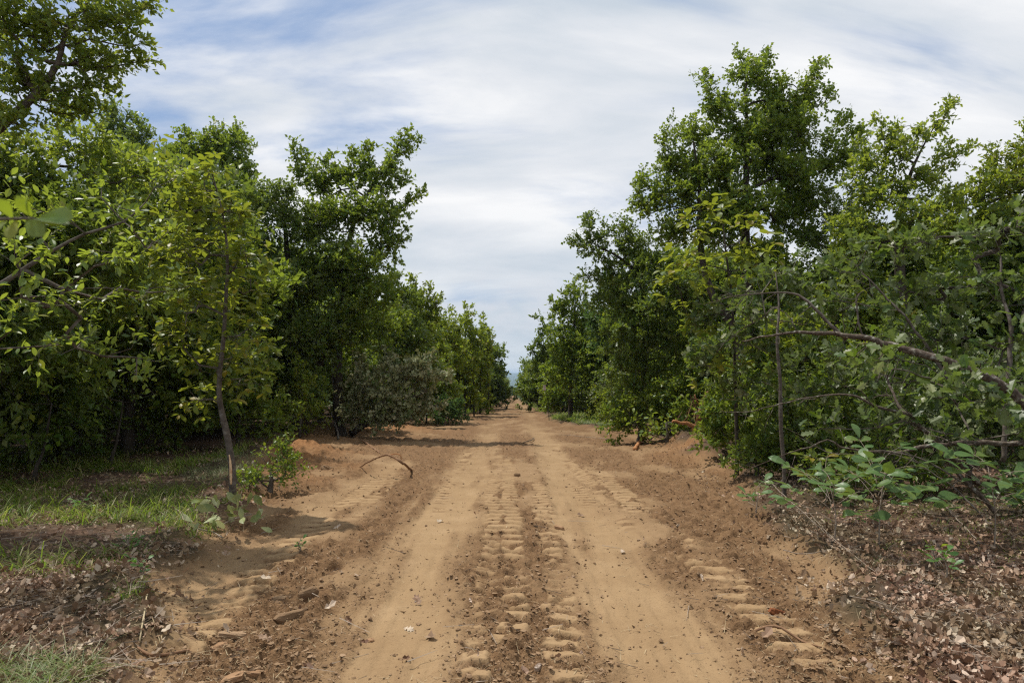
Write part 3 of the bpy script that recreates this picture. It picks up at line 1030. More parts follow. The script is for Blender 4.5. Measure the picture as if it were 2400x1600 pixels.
scar = smooth_path(trunk_px([(541, 1135, 8.295, .012), (541, 1110, 8.295, .017), (540, 1085, 8.30, .014), (537, 1065, 8.305, .005)]), .05)
tube(a, scar, 6, .05, .15)
o = a.build("bark_scar", M["wood_raw"], sap, True, tuple(sap.location))

# mid-left woods
def T(x, y, rows):
    return from_base(x, y, rows)


q = P(700, 1000, 20.5)
make_tree("oak_tree", "dark dense oak in the left row with its leaning trunk showing low down", (q[0], 20.5),
          T(q[0], 20.5, [(700, 900, 20.5, .19), (680, 820, 20.5, .16), (680, 700, 20.5, .12), (670, 560, 20.5, .07), (660, 460, 20.5, .03)]),
          [lobe(650, 480, 48, 50, 20), lobe(600, 480, 28, 45, 20.5), lobe(600, 600, 50, 70, 20), lobe(700, 540, 65, 70, 20.5), lobe(650, 690, 80, 70, 19.5), lobe(740, 660, 60, 80, 20), lobe(700, 790, 80, 55, 19.5), lobe(610, 800, 60, 60, 20), lobe(770, 800, 60, 60, 20), lobe(620, 900, 60, 40, 20), lobe(720, 900, 70, 35, 19.5)],
          12, "lobed", .125, "oak_dark", per=44, cr=.40, twigs=7,
          extra_trunks=[T(q[0] + .1, 20.6, [(730, 900, 20.5, .12), (770, 800, 20.5, .09), (790, 700, 20.5, .05)])])

q = P(800, 1000, 21)
make_tree("elm_tree", "big elm in the left row throwing ragged shoots up against the sky", (q[0], 21),
          T(q[0], 21, [(790, 850, 21, .16), (800, 740, 21, .13), (810, 620, 21, .10), (830, 520, 21, .07), (870, 440, 21, .035), (900, 380, 21, .015)]),
          [lobe(755, 430, 45, 40, 21), lobe(800, 420, 40, 35, 21), lobe(850, 420, 40, 45, 21), lobe(905, 400, 32, 35, 21), lobe(860, 500, 75, 50, 20.5), lobe(780, 520, 70, 60, 20.5), lobe(900, 560, 42, 45, 20.5),
           lobe(850, 620, 75, 60, 20), lobe(780, 640, 70, 70, 20), lobe(860, 710, 70, 55, 20), lobe(800, 770, 80, 60, 20.5), lobe(900, 760, 50, 50, 21)],
          12, "small", .115, "mid", per=52, cr=.34, twigs=7,
          spikes=[spike(705, 440, 688, 345, 21, 8), spike(720, 420, 715, 360, 21, 5), spike(770, 420, 772, 372, 21, 5), spike(850, 400, 868, 350, 21, 6), spike(895, 400, 953, 312, 21, 10), spike(925, 370, 975, 330, 21, 6),
                  spike(890, 520, 985, 455, 21, 10), spike(900, 570, 950, 545, 20.5, 5), spike(880, 480, 950, 420, 21, 6), spike(820, 410, 830, 360, 21, 5), spike(900, 480, 948, 505, 21, 5)])

make_tree("oak_tree", "round-topped oak standing behind the yellow-green sapling, its dome against the sky", (-10.4, 22),
          T(-10.4, 22, [(500, 850, 22, .2), (510, 600, 22, .14), (510, 430, 22, .06)]),
          [lobe(470, 370, 50, 50, 22), lobe(540, 370, 48, 55, 22), lobe(425, 370, 32, 40, 22), lobe(500, 330, 45, 25, 22), lobe(560, 420, 35, 50, 22), lobe(500, 480, 90, 80, 21.5), lobe(480, 620, 110, 90, 21.5), lobe(560, 720, 80, 90, 21.5), lobe(440, 780, 90, 80, 21.5)],
          8.5, "lobed", .14, "mid", per=44, cr=.42, twigs=7, spikes=[spike(440, 360, 432, 318, 22, 4), spike(550, 350, 556, 308, 22, 5)])

make_tree("oak_tree", "dark narrow oak whose twin tips rise above the left skyline", (-12.6, 22),
          T(-12.6, 22, [(290, 850, 22, .2), (290, 600, 22, .14), (285, 400, 22, .05)]),
          [lobe(275, 330, 35, 40, 22), lobe(330, 350, 35, 35, 22), lobe(240, 380, 50, 50, 22), lobe(300, 430, 80, 60, 22), lobe(250, 520, 100, 80, 22), lobe(340, 600, 90, 80, 22), lobe(220, 680, 110, 90, 22), lobe(340, 760, 90, 70, 22)],
          8, "lobed", .14, "oak_dark", per=44, cr=.42, twigs=7, spikes=[spike(275, 330, 262, 255, 22, 7), spike(270, 330, 296, 280, 22, 5), spike(330, 340, 332, 298, 22, 4)])

q = P(940, 985, 27)
make_tree("oak_tree", "small oak stepping down from the big elm towards the gap in the left row", (q[0], 27),
          T(q[0], 27, [(930, 880, 27, .11), (925, 780, 27, .08), (920, 700, 27, .03)]),
          [lobe(905, 680, 38, 32, 27), lobe(950, 710, 38, 35, 27), lobe(900, 760, 50, 45, 26.5), lobe(960, 790, 50, 50, 26.5), lobe(920, 850, 60, 45, 26.5), lobe(985, 860, 45, 50, 27)],
          7.5, "small", .15, "oak_dark", per=50, cr=.42, twigs=7, spikes=[spike(915, 680, 925, 640, 27, 4)])

q = P(990, 980, 32)
make_tree("elm_tree", "light elm with feathery shoots just past the small oak in the left row", (q[0], 32),
          T(q[0], 32, [(985, 900, 32, .1), (985, 800, 32, .07), (985, 720, 32, .03)]),
          [lobe(980, 710, 30, 28, 32), lobe(1010, 740, 28, 30, 32), lobe(975, 780, 48, 45, 32), lobe(1015, 820, 45, 50, 31.5), lobe(1000, 890, 50, 45, 31.5)],
          6.5, "small", .15, "yellow", per=50, cr=.42, twigs=7, spikes=[spike(980, 710, 968, 655, 32, 5), spike(1000, 720, 1005, 672, 32, 5), spike(1015, 740, 1028, 700, 32, 4)])

YL = ["thin-stemmed yellow-green tree in the left row, with bare slender stems under its crown",
      "taller yellow-green tree in the middle of the thin-stemmed left clump",
      "yellow-green tree closing the thin-stemmed clump beside the track"]
for k, (px, d, top, w) in enumerate([(1045, 37, 745, 42), (1090, 40, 735, 40), (1125, 44, 760, 32)]):
    q = P(px, 965, d)
    make_tree("slender_tree", YL[k], (q[0], d),
              T(q[0], d, [(px, 900, d, .06), (px + 3, 830, d, .045), (px, top + 20, d, .02)]),
              [lobe(px, top + 30, w * .7, 28, d), lobe(px - w * .5, top + 70, w * .6, 35, d), lobe(px + w * .5, top + 65, w * .6, 35, d), lobe(px, top + 110, w, 38, d - .5), lobe(px - 5, top + 155, w * .9, 30, d), lobe(px + 8, top + 190, w * .7, 22, d)],
              4.6, "small", .17, "yellow", per=50, cr=.5, twigs=7, spikes=[spike(px, top + 20, px + 6, top - 12, d, 3), spike(px - 20, top + 50, px - 28, top + 5, d, 3)],
              extra_trunks=[T(q[0] + s, d + .4, [(px + s * 40, 900, d, .04), (px + s * 20, 840, d, .03)]) for s in (-.6, .5)], group="thin-stemmed yellow-green trees on the left")

make_tree("oak_tree", "dark bushy oak standing last before the far end of the track, left side", (-2.9, 58),
          T(-2.9, 58, [(1135, 900, 58, .12), (1140, 830, 58, .05)]),
          [lobe(1140, 805, 22, 25, 58), lobe(1160, 830, 22, 28, 57), lobe(1130, 850, 35, 30, 58), lobe(1165, 875, 22, 28, 57), lobe(1135, 900, 40, 25, 58)],
          3.0, "small", .22, "oak_dark", per=55, cr=.7, twigs=7)

# ---------- right side
q = P(1765, 1000, 15.5)
make_tree("oak_tree", "tallest oak on the right, its crown standing high above all others", (q[0], 15.5),
          T(q[0], 15.5, [(1765, 900, 15.5, .17), (1758, 750, 15.5, .14), (1748, 600, 15.5, .115), (1746, 480, 15.5, .085), (1752, 330, 15.5, .05), (1748, 220, 15.5, .025), (1755, 150, 15.5, .01)]),
          [lobe(1760, 180, 42, 40, 15.5), lobe(1810, 230, 50, 45, 15.5), lobe(1880, 230, 36, 45, 15.5), lobe(1700, 270, 48, 42, 15.5), lobe(1760, 310, 80, 50, 15.3), lobe(1870, 310, 62, 45, 15.3),
           lobe(1630, 320, 42, 48, 15.7), lobe(1930, 380, 55, 36, 15.5), lobe(1860, 410, 70, 40, 15.2), lobe(1700, 390, 70, 50, 15), lobe(1580, 390, 45, 45, 15.7), lobe(1540, 470, 40, 34, 15.8), lobe(1620, 460, 60, 45, 15.5),
           lobe(1760, 480, 75, 50, 15), lobe(1860, 510, 60, 42, 15.5), lobe(1680, 550, 70, 42, 15.2), lobe(1580, 540, 50, 40, 15.5), lobe(1800, 600, 75, 40, 15.2), lobe(1510, 490, 25, 28, 15.8), lobe(1900, 560, 45, 30, 15.6), lobe(1980, 370, 30, 22, 15.6), lobe(1800, 380, 90, 60, 15.8), lobe(1700, 480, 90, 60, 16), lobe(1880, 460, 70, 50, 16), lobe(1640, 400, 60, 50, 16), lobe(1820, 270, 60, 50, 15.9)],
          17, "lobed", .105, "mid", per=36, cr=.30, twigs=6, bark="bark_dark", pathw=.22,
          spikes=[spike(1740, 190, 1735, 130, 15.5, 5), spike(1790, 190, 1795, 132, 15.5, 5), spike(1650, 260, 1645, 178, 15.5, 7), spike(1890, 210, 1922, 155, 15.5, 6), spike(1920, 250, 1945, 222, 15.5, 4), spike(1940, 330, 1978, 280, 15.5, 5),
                  spike(1960, 350, 2015, 310, 15.5, 6), spike(1960, 380, 2010, 340, 15.5, 5), spike(1580, 360, 1575, 295, 15.6, 5), spike(1530, 450, 1500, 420, 15.7, 4)],
          extra_trunks=[T(q[0], 15.5, [(1730, 800, 15.5, .11), (1665, 680, 15.5, .085), (1640, 560, 15.5, .065), (1640, 450, 15.5, .045), (1625, 330, 15.5, .02)])])

q = P(1500, 995, 19.5)
make_tree("oak_tree", "lower oak left of the tallest one, reaching one long limb out towards the track", (q[0], 19.5),
          T(q[0], 19.5, [(1510, 880, 19.5, .09), (1515, 760, 19.5, .08), (1500, 660, 19.5, .06), (1460, 610, 19.5, .045), (1400, 575, 19.5, .02)]),
          [lobe(1392, 570, 28, 24, 19.5), lobe(1435, 600, 40, 28, 19.5), lobe(1480, 570, 45, 35, 19.7), lobe(1470, 640, 55, 32, 19.5), lobe(1530, 620, 60, 50, 19.3), lobe(1440, 700, 45, 38, 19.5), lobe(1510, 710, 75, 50, 19), lobe(1590, 680, 60, 60, 19), lobe(1470, 790, 70, 50, 19), lobe(1560, 800, 80, 60, 19), lobe(1490, 870, 70, 40, 19)],
          10.5, "lobed", .115, "oak_dark", per=42, cr=.36, twigs=6,
          spikes=[spike(1385, 560, 1380, 518, 19.5, 5), spike(1390, 570, 1352, 565, 19.5, 5), spike(1400, 560, 1418, 540, 19.5, 3), spike(1430, 650, 1372, 648, 19.5, 5), spike(1420, 680, 1390, 712, 19.5, 4), spike(1470, 560, 1462, 522, 19.5, 4)])

make_tree("locust_tree", "soft blue-green tree showing between the low oak and the far row", (4.4, 27),
          T(4.4, 27, [(1460, 860, 27, .12), (1450, 740, 27, .05)]),
          [lobe(1430, 680, 40, 45, 27), lobe(1410, 740, 40, 45, 27), lobe(1470, 720, 50, 60, 27), lobe(1440, 800, 60, 50, 27), lobe(1500, 640, 40, 50, 27)],
          6.5, "small", .13, "blue", per=54, cr=.45, twigs=7)

q = P(1335, 975, 32)
make_tree("oak_tree", "pointed oak heading the far right row, a light tuft at its top", (q[0], 32),
          T(q[0], 32, [(1340, 900, 32, .11), (1345, 800, 32, .08), (1348, 710, 32, .03)]),
          [lobe(1346, 700, 26, 24, 32), lobe(1325, 740, 30, 30, 32), lobe(1370, 750, 35, 38, 32), lobe(1320, 800, 38, 40, 31.5), lobe(1370, 820, 50, 45, 31.5), lobe(1320, 870, 48, 38, 31.5), lobe(1395, 880, 50, 35, 31)],
          6.8, "small", .15, "mid", per=52, cr=.42, twigs=7, spikes=[spike(1345, 700, 1340, 668, 32, 3), spike(1362, 710, 1366, 676, 32, 3), spike(1310, 730, 1298, 705, 32, 3)])

q = P(1275, 955, 44)
make_tree("oak_tree", "dark oak leaning over the track between the pointed oak and the sky gap", (q[0] + .3, 44),
          T(q[0] + .3, 44, [(1285, 890, 44, .1), (1285, 800, 44, .04)]),
          [lobe(1284, 785, 20, 24, 44), lobe(1268, 820, 22, 28, 44), lobe(1300, 830, 30, 34, 44), lobe(1266, 865, 26, 28, 44), lobe(1300, 890, 36, 28, 43.5)],
          4.8, "small", .18, "oak_dark", per=52, cr=.5, twigs=7, spikes=[spike(1280, 780, 1262, 748, 44, 3), spike(1290, 780, 1292, 750, 44, 3)])

make_tree("oak_tree", "low round oak nearest the far end of the track on its right", (2.9, 78),
          T(2.9, 78, [(1245, 890, 78, .1), (1240, 860, 78, .05)]),
          [lobe(1232, 858, 14, 16, 78), lobe(1248, 872, 20, 20, 77), lobe(1232, 890, 20, 18, 78)],
          2.2, "small", .24, "mid", per=55, cr=.7, twigs=7)

make_tree("elm_tree", "bright elm on the right with long shoots slanting up to the top right", (8.0, 13.5),
          T(8.0, 13.5, [(2120, 800, 13.5, .13), (2110, 650, 13.5, .1), (2110, 520, 13.5, .07), (2130, 420, 13.5, .04), (2160, 350, 13.5, .02), (2200, 280, 13.5, .01)]),
          [lobe(2030, 400, 42, 45, 13.5), lobe(2090, 370, 45, 45, 13.5), lobe(2050, 470, 60, 50, 13.3), lobe(2140, 440, 55, 45, 13.3), lobe(2120, 530, 85, 55, 13), lobe(2210, 480, 45, 45, 13.5), lobe(2010, 540, 60, 45, 13.3), lobe(2000, 590, 60, 30, 13.2)],
          26, "small", .082, "elm", per=38, cr=.26, twigs=6, pathw=.2,
          spikes=[spike(2120, 370, 2226, 240, 13.5, 14), spike(2060, 350, 2048, 292, 13.5, 5), spike(2090, 340, 2110, 300, 13.5, 5), spike(2160, 420, 2222, 335, 13.5, 9), spike(2190, 440, 2275, 348, 13.5, 9),
                  spike(2140, 340, 2170, 300, 13.5, 5), spike(2030, 370, 2010, 335, 13.5, 4)])
make_tree("elm_tree", "second bright elm at the right edge, its shoots shorter and yellower", (10.0, 14),
          T(10.0, 14, [(2330, 700, 14, .12), (2320, 560, 14, .08), (2300, 440, 14, .03)]),
          [lobe(2280, 460, 50, 45, 14), lobe(2340, 440, 48, 45, 14), lobe(2300, 530, 80, 50, 13.8), lobe(2400, 460, 60, 60, 14), lobe(2240, 540, 50, 50, 13.8), lobe(2390, 560, 70, 60, 13.8), lobe(2450, 400, 60, 70, 14)],
          24, "small", .082, "yellow", per=38, cr=.27, twigs=6, pathw=.2,
          spikes=[spike(2270, 440, 2322, 348, 14, 9), spike(2300, 440, 2360, 368, 14, 8), spike(2380, 420, 2402, 310, 14, 9), spike(2360, 430, 2378, 350, 14, 7)])

make_tree("oak_tree", "dark middle oak whose level limb bridges the gap beside the tallest oak", (6.9, 15),
          T(6.9, 15, [(1935, 900, 15, .13), (1940, 720, 15, .1), (1950, 600, 15, .06), (2000, 540, 15, .03)]),
          [lobe(1980, 520, 50, 28, 15), lobe(2040, 540, 50, 30, 15), lobe(1960, 610, 50, 30, 15), lobe(1900, 660, 80, 40, 15), lobe(2000, 660, 80, 40, 15), lobe(1880, 740, 90, 50, 15)],
          12, "lobed", .10, "oak_dark", per=40, cr=.32, twigs=6, spikes=[spike(1960, 520, 1935, 460, 15, 5), spike(1990, 510, 1995, 455, 15, 5), spike(1950, 600, 1890, 560, 15, 5)])

# big leaning oak with pale-backed leaves
LO = (6.9, 7.4)
leaning = make_tree("leaning_oak", "wide leaning oak at the right edge with pale-backed leaves and long bare limbs", LO,
          np.array([[6.9, 7.4, gz(*LO) - .1, .16], [6.7, 7.4, 0.8, .14], *trunk_px([(2640, 760, 7.4, .11), (2560, 640, 7.5, .09), (2460, 560, 7.6, .06), (2380, 520, 7.7, .03)])]),
          [lobe(1960, 630, 68.8, 32, 9.5), lobe(2060, 600, 68.8, 32, 8.3), lobe(2170, 580, 77.4, 36, 8), lobe(2290, 570, 77.4, 40, 7.8), lobe(2390, 540, 60.2, 48, 7.6),
           lobe(1750, 710, 77.4, 24, 10.3), lobe(1650, 745, 60.2, 32, 10.7), lobe(1860, 690, 68.8, 36, 10.3), lobe(1980, 720, 77.4, 36, 9.2), lobe(2110, 690, 86, 40, 8.2), lobe(2260, 680, 86, 44, 7.8), lobe(2380, 680, 60.2, 48, 7.4),
           lobe(1660, 830, 77.4, 36, 10.9), lobe(1790, 790, 77.4, 36, 10.5), lobe(1940, 840, 86, 36, 9.3), lobe(2100, 790, 86, 40, 8), lobe(2250, 790, 86, 32, 7.8), lobe(2380, 790, 68.8, 40, 7.2),
           lobe(1750, 900, 86, 32, 10.9), lobe(1900, 920, 86, 28, 9.5), lobe(2080, 900, 86, 32, 7.9), lobe(2230, 930, 77.4, 28, 7.2), lobe(2370, 910, 60.2, 40, 6.8),
           lobe(2120, 990, 68.8, 20, 7.2), lobe(2240, 890, 45, 18, 6.0), lobe(2350, 950, 40, 25, 5.9), lobe(2070, 845, 40, 15, 6.3), lobe(1930, 1005, 60, 14, 7.6), lobe(2250, 1020, 77.4, 22.4, 6.9), lobe(2370, 1010, 51.6, 28, 6.5)],
          17, "oakw", .105, "pale_oak", per=15, cr=.26, twigs=5, bark="bark", up=.8, jitter=.9, pathw=.12)
LIMBS = [
    [(2520, 1060, 6.4, .062), (2440, 990, 6.4, .058), (2385, 935, 6.4, .055), (2330, 900, 6.45, .052), (2230, 858, 6.5, .046), (2100, 822, 6.7, .038), (2010, 795, 6.9, .031), (1930, 788, 7.1, .024), (1850, 782, 7.3, .017), (1740, 800, 7.6, .008)],
    [(1985, 795, 7.0, .022), (1935, 750, 7.1, .019), (1885, 700, 7.2, .016), (1860, 688, 7.3, .013), (1800, 684, 7.4, .010), (1720, 692, 7.5, .007), (1650, 715, 7.7, .003)],
    [(2520, 1035, 6.6, .034), (2400, 1044, 6.6, .030), (2280, 1042, 6.7, .027), (2170, 1056, 6.7, .023), (2110, 1072, 6.8, .020), (2040, 1075, 6.8, .016), (1965, 1062, 6.9, .011), (1935, 1042, 6.9, .009), (1880, 1062, 7.0, .009), (1830, 1075, 7.1, .006), (1760, 1100, 7.3, .004), (1730, 1120, 7.4, .002)],
    [(2290, 1130, 7.1, .034), (2230, 1065, 7.1, .030), (2160, 1000, 7.2, .025), (2130, 972, 7.2, .022), (2060, 958, 7.3, .018), (1990, 932, 7.4, .014), (1930, 932, 7.5, .011), (1840, 945, 7.6, .008), (1750, 968, 7.8, .005), (1690, 962, 8.0, .002)],
    [(2330, 1200, 7.0, .028), (2240, 1110, 7.1, .026), (2170, 1020, 7.3, .024), (2110, 960, 7.5, .020), (2075, 880, 7.8, .014)],
    [(2350, 1080, 7.0, .030), (2362, 900, 7.1, .028), (2372, 760, 7.2, .025), (2350, 680, 7.3, .018), (2345, 600, 7.4, .010)],
    [(2240, 920, 7.6, .024), (2190, 830, 7.7, .022), (2120, 740, 7.8, .018), (2060, 680, 8.0, .012), (2020, 640, 8.1, .006)],
    [(2030, 800, 6.9, .012), (2015, 760, 6.9, .010), (2012, 700, 6.9, .008), (2014, 688, 6.9, .006)],
    [(2190, 890, 7.2, .010), (2120, 868, 7.2, .009), (2060, 870, 7.2, .006), (2010, 895, 7.3, .003)],
    [(2250, 1130, 6.2, .010), (2170, 1080, 6.3, .008), (2100, 1060, 6.4, .006), (2050, 1055, 6.5, .003)],
    [(2300, 1200, 6.0, .009), (2240, 1140, 6.2, .008), (2150, 1085, 6.4, .006), (2080, 1062, 6.5, .003)],
]
for i, rows in enumerate(LIMBS):
    a = Acc()
    w = trunk_px(rows)
    w[:, 3] *= .84
    qq = tube(a, w, 8 if rows[0][3] > .02 else 5, .06, .16, .006)
    # side twigs
    for _ in range(13 if rows[0][3] > .02 else 5):
        s = qq[rng.integers(len(qq) // 4, len(qq))]
        dv = norm(np.array([-0.6, rng.normal() * .5, rng.normal() * .7]))
        L = .18 + .3 * rng.random()
        r0 = min(s[3] * .5, .006)
        mid = s[:3] + dv * L * .5 + rng.normal(size=3) * .03
        tube(a, np.array([[*s[:3], r0], [*mid, r0 * .7], [*(s[:3] + dv * L + np.array([0, 0, .05]) * rng.normal()), .001]]), 4, .06, .1, .004)
    a.build("limb", M["bark_lichen"] if i in (0, 2, 3, 4) else M["bark"], leaning, True, tuple(leaning.location))

b = GP(1727, 1112)
make_tree("hickory_sapling", "yellow-green sapling with large leaves on a straight dark stem in front of the tallest oak", (b[0], b[1]),
          T(b[0], b[1], [(1727, 1060, b[1], .030), (1725, 960, b[1], .028), (1722, 850, b[1], .024), (1715, 700, b[1], .019), (1700, 580, b[1], .015), (1692, 490, b[1], .006)]),
          [lobe(1692, 500, 28, 20, b[1]), lobe(1650, 550, 48, 28, b[1] - .3), lobe(1730, 560, 48, 30, b[1]), lobe(1620, 620, 42, 28, b[1] - .3), lobe(1790, 600, 38, 22, b[1] - .3), lobe(1700, 630, 75, 30, b[1] - .2), lobe(1590, 690, 40, 25, b[1] - .5),
           lobe(1760, 660, 45, 28, b[1]), lobe(1700, 870, 50, 20, b[1] - .5), lobe(1650, 740, 50, 22, b[1] - .4)],
          24, "big", .17, "hickory", per=15, cr=.30, twigs=3, bark="bark_dark", whorl=True, droop=.2, jitter=.4, leaf_parts=270)

b = GP(1838, 1165)
make_tree("young_oak", "young oak with a pale grey stem deep in shade right of the dirt mound", (b[0], b[1]),
          T(b[0], b[1], [(1838, 1100, b[1], .027), (1830, 1000, b[1], .025), (1829, 900, b[1], .022), (1821, 800, b[1], .017), (1826, 720, b[1] + .1, .013), (1818, 640, b[1] + .2, .006)]),
          [lobe(1800, 650, 60, 35, 9.8), lobe(1860, 640, 60, 35, 10), lobe(1760, 740, 70, 35, 9.8), lobe(1880, 760, 60, 35, 10), lobe(1700, 800, 70, 30, 10), lobe(1880, 860, 60, 25, 10)],
          12, "oakw", .09, "pale_oak", per=18, cr=.28, twigs=4, bark="bark", up=.8)

# ---------- bushes
def bush(name, label, x, y, rx, ry, h, dens, kind, size, mat, per=42, cr=.3, low=.1, group=None, cat="bush", spikes_n=4, bark="bark"):
    z = gz(x, y)
    lobes = [(np.array([x, y, z + h * .45]), np.array([rx * .8, ry * .8, h * .40])),
             (np.array([x - rx * .45, y - ry * .2, z + h * .35]), np.array([rx * .5, ry * .5, h * .3])),
             (np.array([x + rx * .45, y + ry * .1, z + h * .38]), np.array([rx * .5, ry * .5, h * .32])),
             (np.array([x + rx * .1, y, z + h * .75]), np.array([rx * .45, ry * .45, h * .22]))]
    sp = []
    for _ in range(spikes_n):
        a0 = np.array([x + rx * rng.uniform(-.6, .6), y, z + h * .7])
        a1 = a0 + np.array([rng.normal() * .15, 0, 1]) * h * rng.uniform(.3, .42)
        sp.append(a0 + (a1 - a0) * np.linspace(.1, 1, 4)[:, None])
    return make_tree(name, label, (x, y), np.array([[x, y, z - .08, .045], [x + .03, y, z + h * .25, .035], [x, y + .05, z + h * .55, .012]]), lobes, dens, kind, size, mat, per=per, cr=cr, twigs=6, spikes=sp, cat=cat, group=group, bark=bark)


def BP(px, d):
    return (px - 1200) / 1600 * d


bush("bush", "rounded yellow-green bush behind the grass patch on the right", BP(1462, 28), 28, 1.5, 1.2, 2.5, 15, "small", .085, "yellow", cr=.3)
bush("bush", "grey-green bush with whitish leaf glints, right of the rounded yellow-green bush", BP(1480, 25), 25, 1.7, 1.3, 3.3, 14, "oval", .10, "pale_oak", per=26, cr=.32)
bush("bush", "fresh green thicket between the grey-green bush and the uprooted stump", BP(1570, 21.5), 21.5, 1.7, 1.3, 3.2, 15, "small", .085, "mid", cr=.28)
bush("bush", "low dark bush crouched at the far right verge beside the marker post", BP(1330, 38), 38, 1.9, 1.2, 2.6, 8, "small", .13, "mid", cr=.36)
bush("bush", "low dark thicket directly behind the uprooted stump", BP(1665, 18), 18, 1.5, 1.2, 3.0, 16, "small", .09, "mid", cr=.28)
bush("bush", "leafy low shoots spreading over the dirt in front of the uprooted stump", BP(1560, 16.6), 16.6, 1.0, .7, .85, 17, "big", .13, "mid", per=15, cr=.26, spikes_n=2)
bush("bush", "green bush hiding the foot of the low oak that reaches towards the track", BP(1495, 18.6), 18.6, 1.2, .8, 1.9, 16, "small", .085, "mid", cr=.26)
bush("bush", "leafy shrub behind the straight dark stem of the right-hand hickory sapling", BP(1725, 12.6), 12.6, .9, .8, 1.5, 14, "small", .08, "mid", cr=.26)
for x, y, rx, h, mt, lab in [(3.75, 10.6, .55, .5, "mid", "ankle-high leafy growth around the foot of the straight dark stem"), (4.1, 8.7, .6, .45, "oak_dark", "low leafy growth at the foot of the pale grey stem"),
                             (5.0, 8.9, .8, .7, "mid", "low dim growth in the shade right of the pale grey stem"), (4.9, 13.0, .9, 1.2, "mid", "knee-high shrub on the back slope of the dirt mound"),
                             (5.9, 7.6, .7, .6, "pale_oak", "low leafy growth at the right edge beneath the long level limb")]:
    bush("bush", lab, x, y, rx, rx * .8, h, 22, "small", .06, mt, per=24, cr=.18, spikes_n=2)
bush("bush", "dim shrub standing behind the pale grey stem", BP(1860, 10.8), 10.8, .9, .8, 1.3, 14, "small", .08, "oak_dark", cr=.26)
bush("bush", "shaded shrub deep under the tallest oak", BP(1790, 14), 14, 1.4, 1.1, 2.4, 13, "small", .09, "oak_dark", cr=.3)
bush("bush", "dark shrub under the leaning oak, right of the pale grey stem", BP(1960, 11.5), 11.5, 1.5, 1.1, 2.3, 12, "lobed", .09, "oak_dark", per=28, cr=.3)
bush("bush", "dense green shrub filling the right edge under the leaning oak", BP(2260, 9.6), 9.6, 1.7, 1.1, 2.1, 12, "lobed", .10, "pale_oak", per=28, cr=.3)
bush("bush", "small leafy shrub tucked against the scarred sapling's foot", -3.35, 9.5, .5, .45, .6, 30, "small", .05, "mid", per=26, cr=.2, spikes_n=2)
bush("bush", "low blackish shrub beside the two dark trunks on the far left", BP(80, 12.5), 12.5, 1.6, 1.2, 1.9, 9, "small", .09, "oak_dark", cr=.3)
bush("bush", "shadowy shrub at mid-left behind the long grass", BP(330, 14.5), 14.5, 1.6, 1.2, 1.9, 9, "small", .09, "mid", cr=.3)
bush("bush", "dim shrub between the long grass and the scarred sapling", BP(560, 15.5), 15.5, 1.4, 1.1, 2.2, 9, "small", .09, "mid", cr=.3)
bush("bush", "small yellow-tipped shrub standing alone on the loose red dirt", BP(705, 18.3), 18.3, .75, .7, 1.75, 15, "small", .07, "yellow", per=30, cr=.22)
for px, d, rx, h, mt, lab in [(640, 20.5, 1.6, 2.6, "oak_dark", "dark bush filling the gap under the dense left oak"), (790, 22.5, 1.8, 3.4, "mid", "tall bush behind the pushed-over tree"),
                            (1000, 30, 1.6, 3.0, "mid", "bush between the pushed-over tree and the slender yellow-green trees"), (1150, 56, 2.2, 3.2, "oak_dark", "low dark growth around the foot of the last oak on the left"),
                            (1265, 50, 2.0, 3.0, "oak_dark", "dark growth under the oak that leans over the track"), (1420, 31, 1.8, 3.6, "oak_dark", "tall dark bush behind the rounded yellow-green bush")]:
    bush("bush", lab, BP(px, d), d, rx, 1.3, h, 12 if d < 40 else 5, "small", .10 if d < 40 else .18, mt, cr=.34)
bush("bush", "low grassy-leaved shrub at the end of the brush pile", BP(1050, 29), 29, .9, .9, 1.0, 9, "small", .09, "blue", cr=.28)

# brush pile of pushed-over tree with pale wilted leaves
q = P(900, 1000, 21)
z0 = gz(q[0], 20.5)
pile = make_tree("felled_tree", "pushed-over tree lying in a heap, its upturned leaves pale and wilted", (q[0], 20.5),
                 np.array([[q[0] - 1.0, 21.0, z0 + .1, .12], [q[0] - .2, 20.6, z0 + .6, .10], [q[0] + .7, 20.3, z0 + 1.1, .05], [q[0] + 1.4, 20.1, z0 + 1.4, .02]]),
                 [lobe(930, 880, 60, 35, 20.5), lobe(990, 880, 35, 25, 20.2), lobe(850, 900, 50, 40, 20.8), lobe(900, 940, 80, 40, 20.3), lobe(970, 930, 45, 35, 20.2), lobe(840, 960, 50, 30, 20.5), lobe(920, 975, 60, 22, 20.2)],
                 11, "lobed", .15, "wilted", per=26, cr=.34, twigs=6, cat="fallen tree", spikes=[spike(960, 870, 1010, 835, 20.3, 5), spike(900, 870, 905, 828, 20.6, 5), spike(990, 890, 1045, 880, 20.2, 5), spike(850, 890, 835, 845, 20.8, 5), spike(960, 940, 1035, 950, 20.2, 5)], droop=.3, up=.25, jitter=1.1, bark="bark")

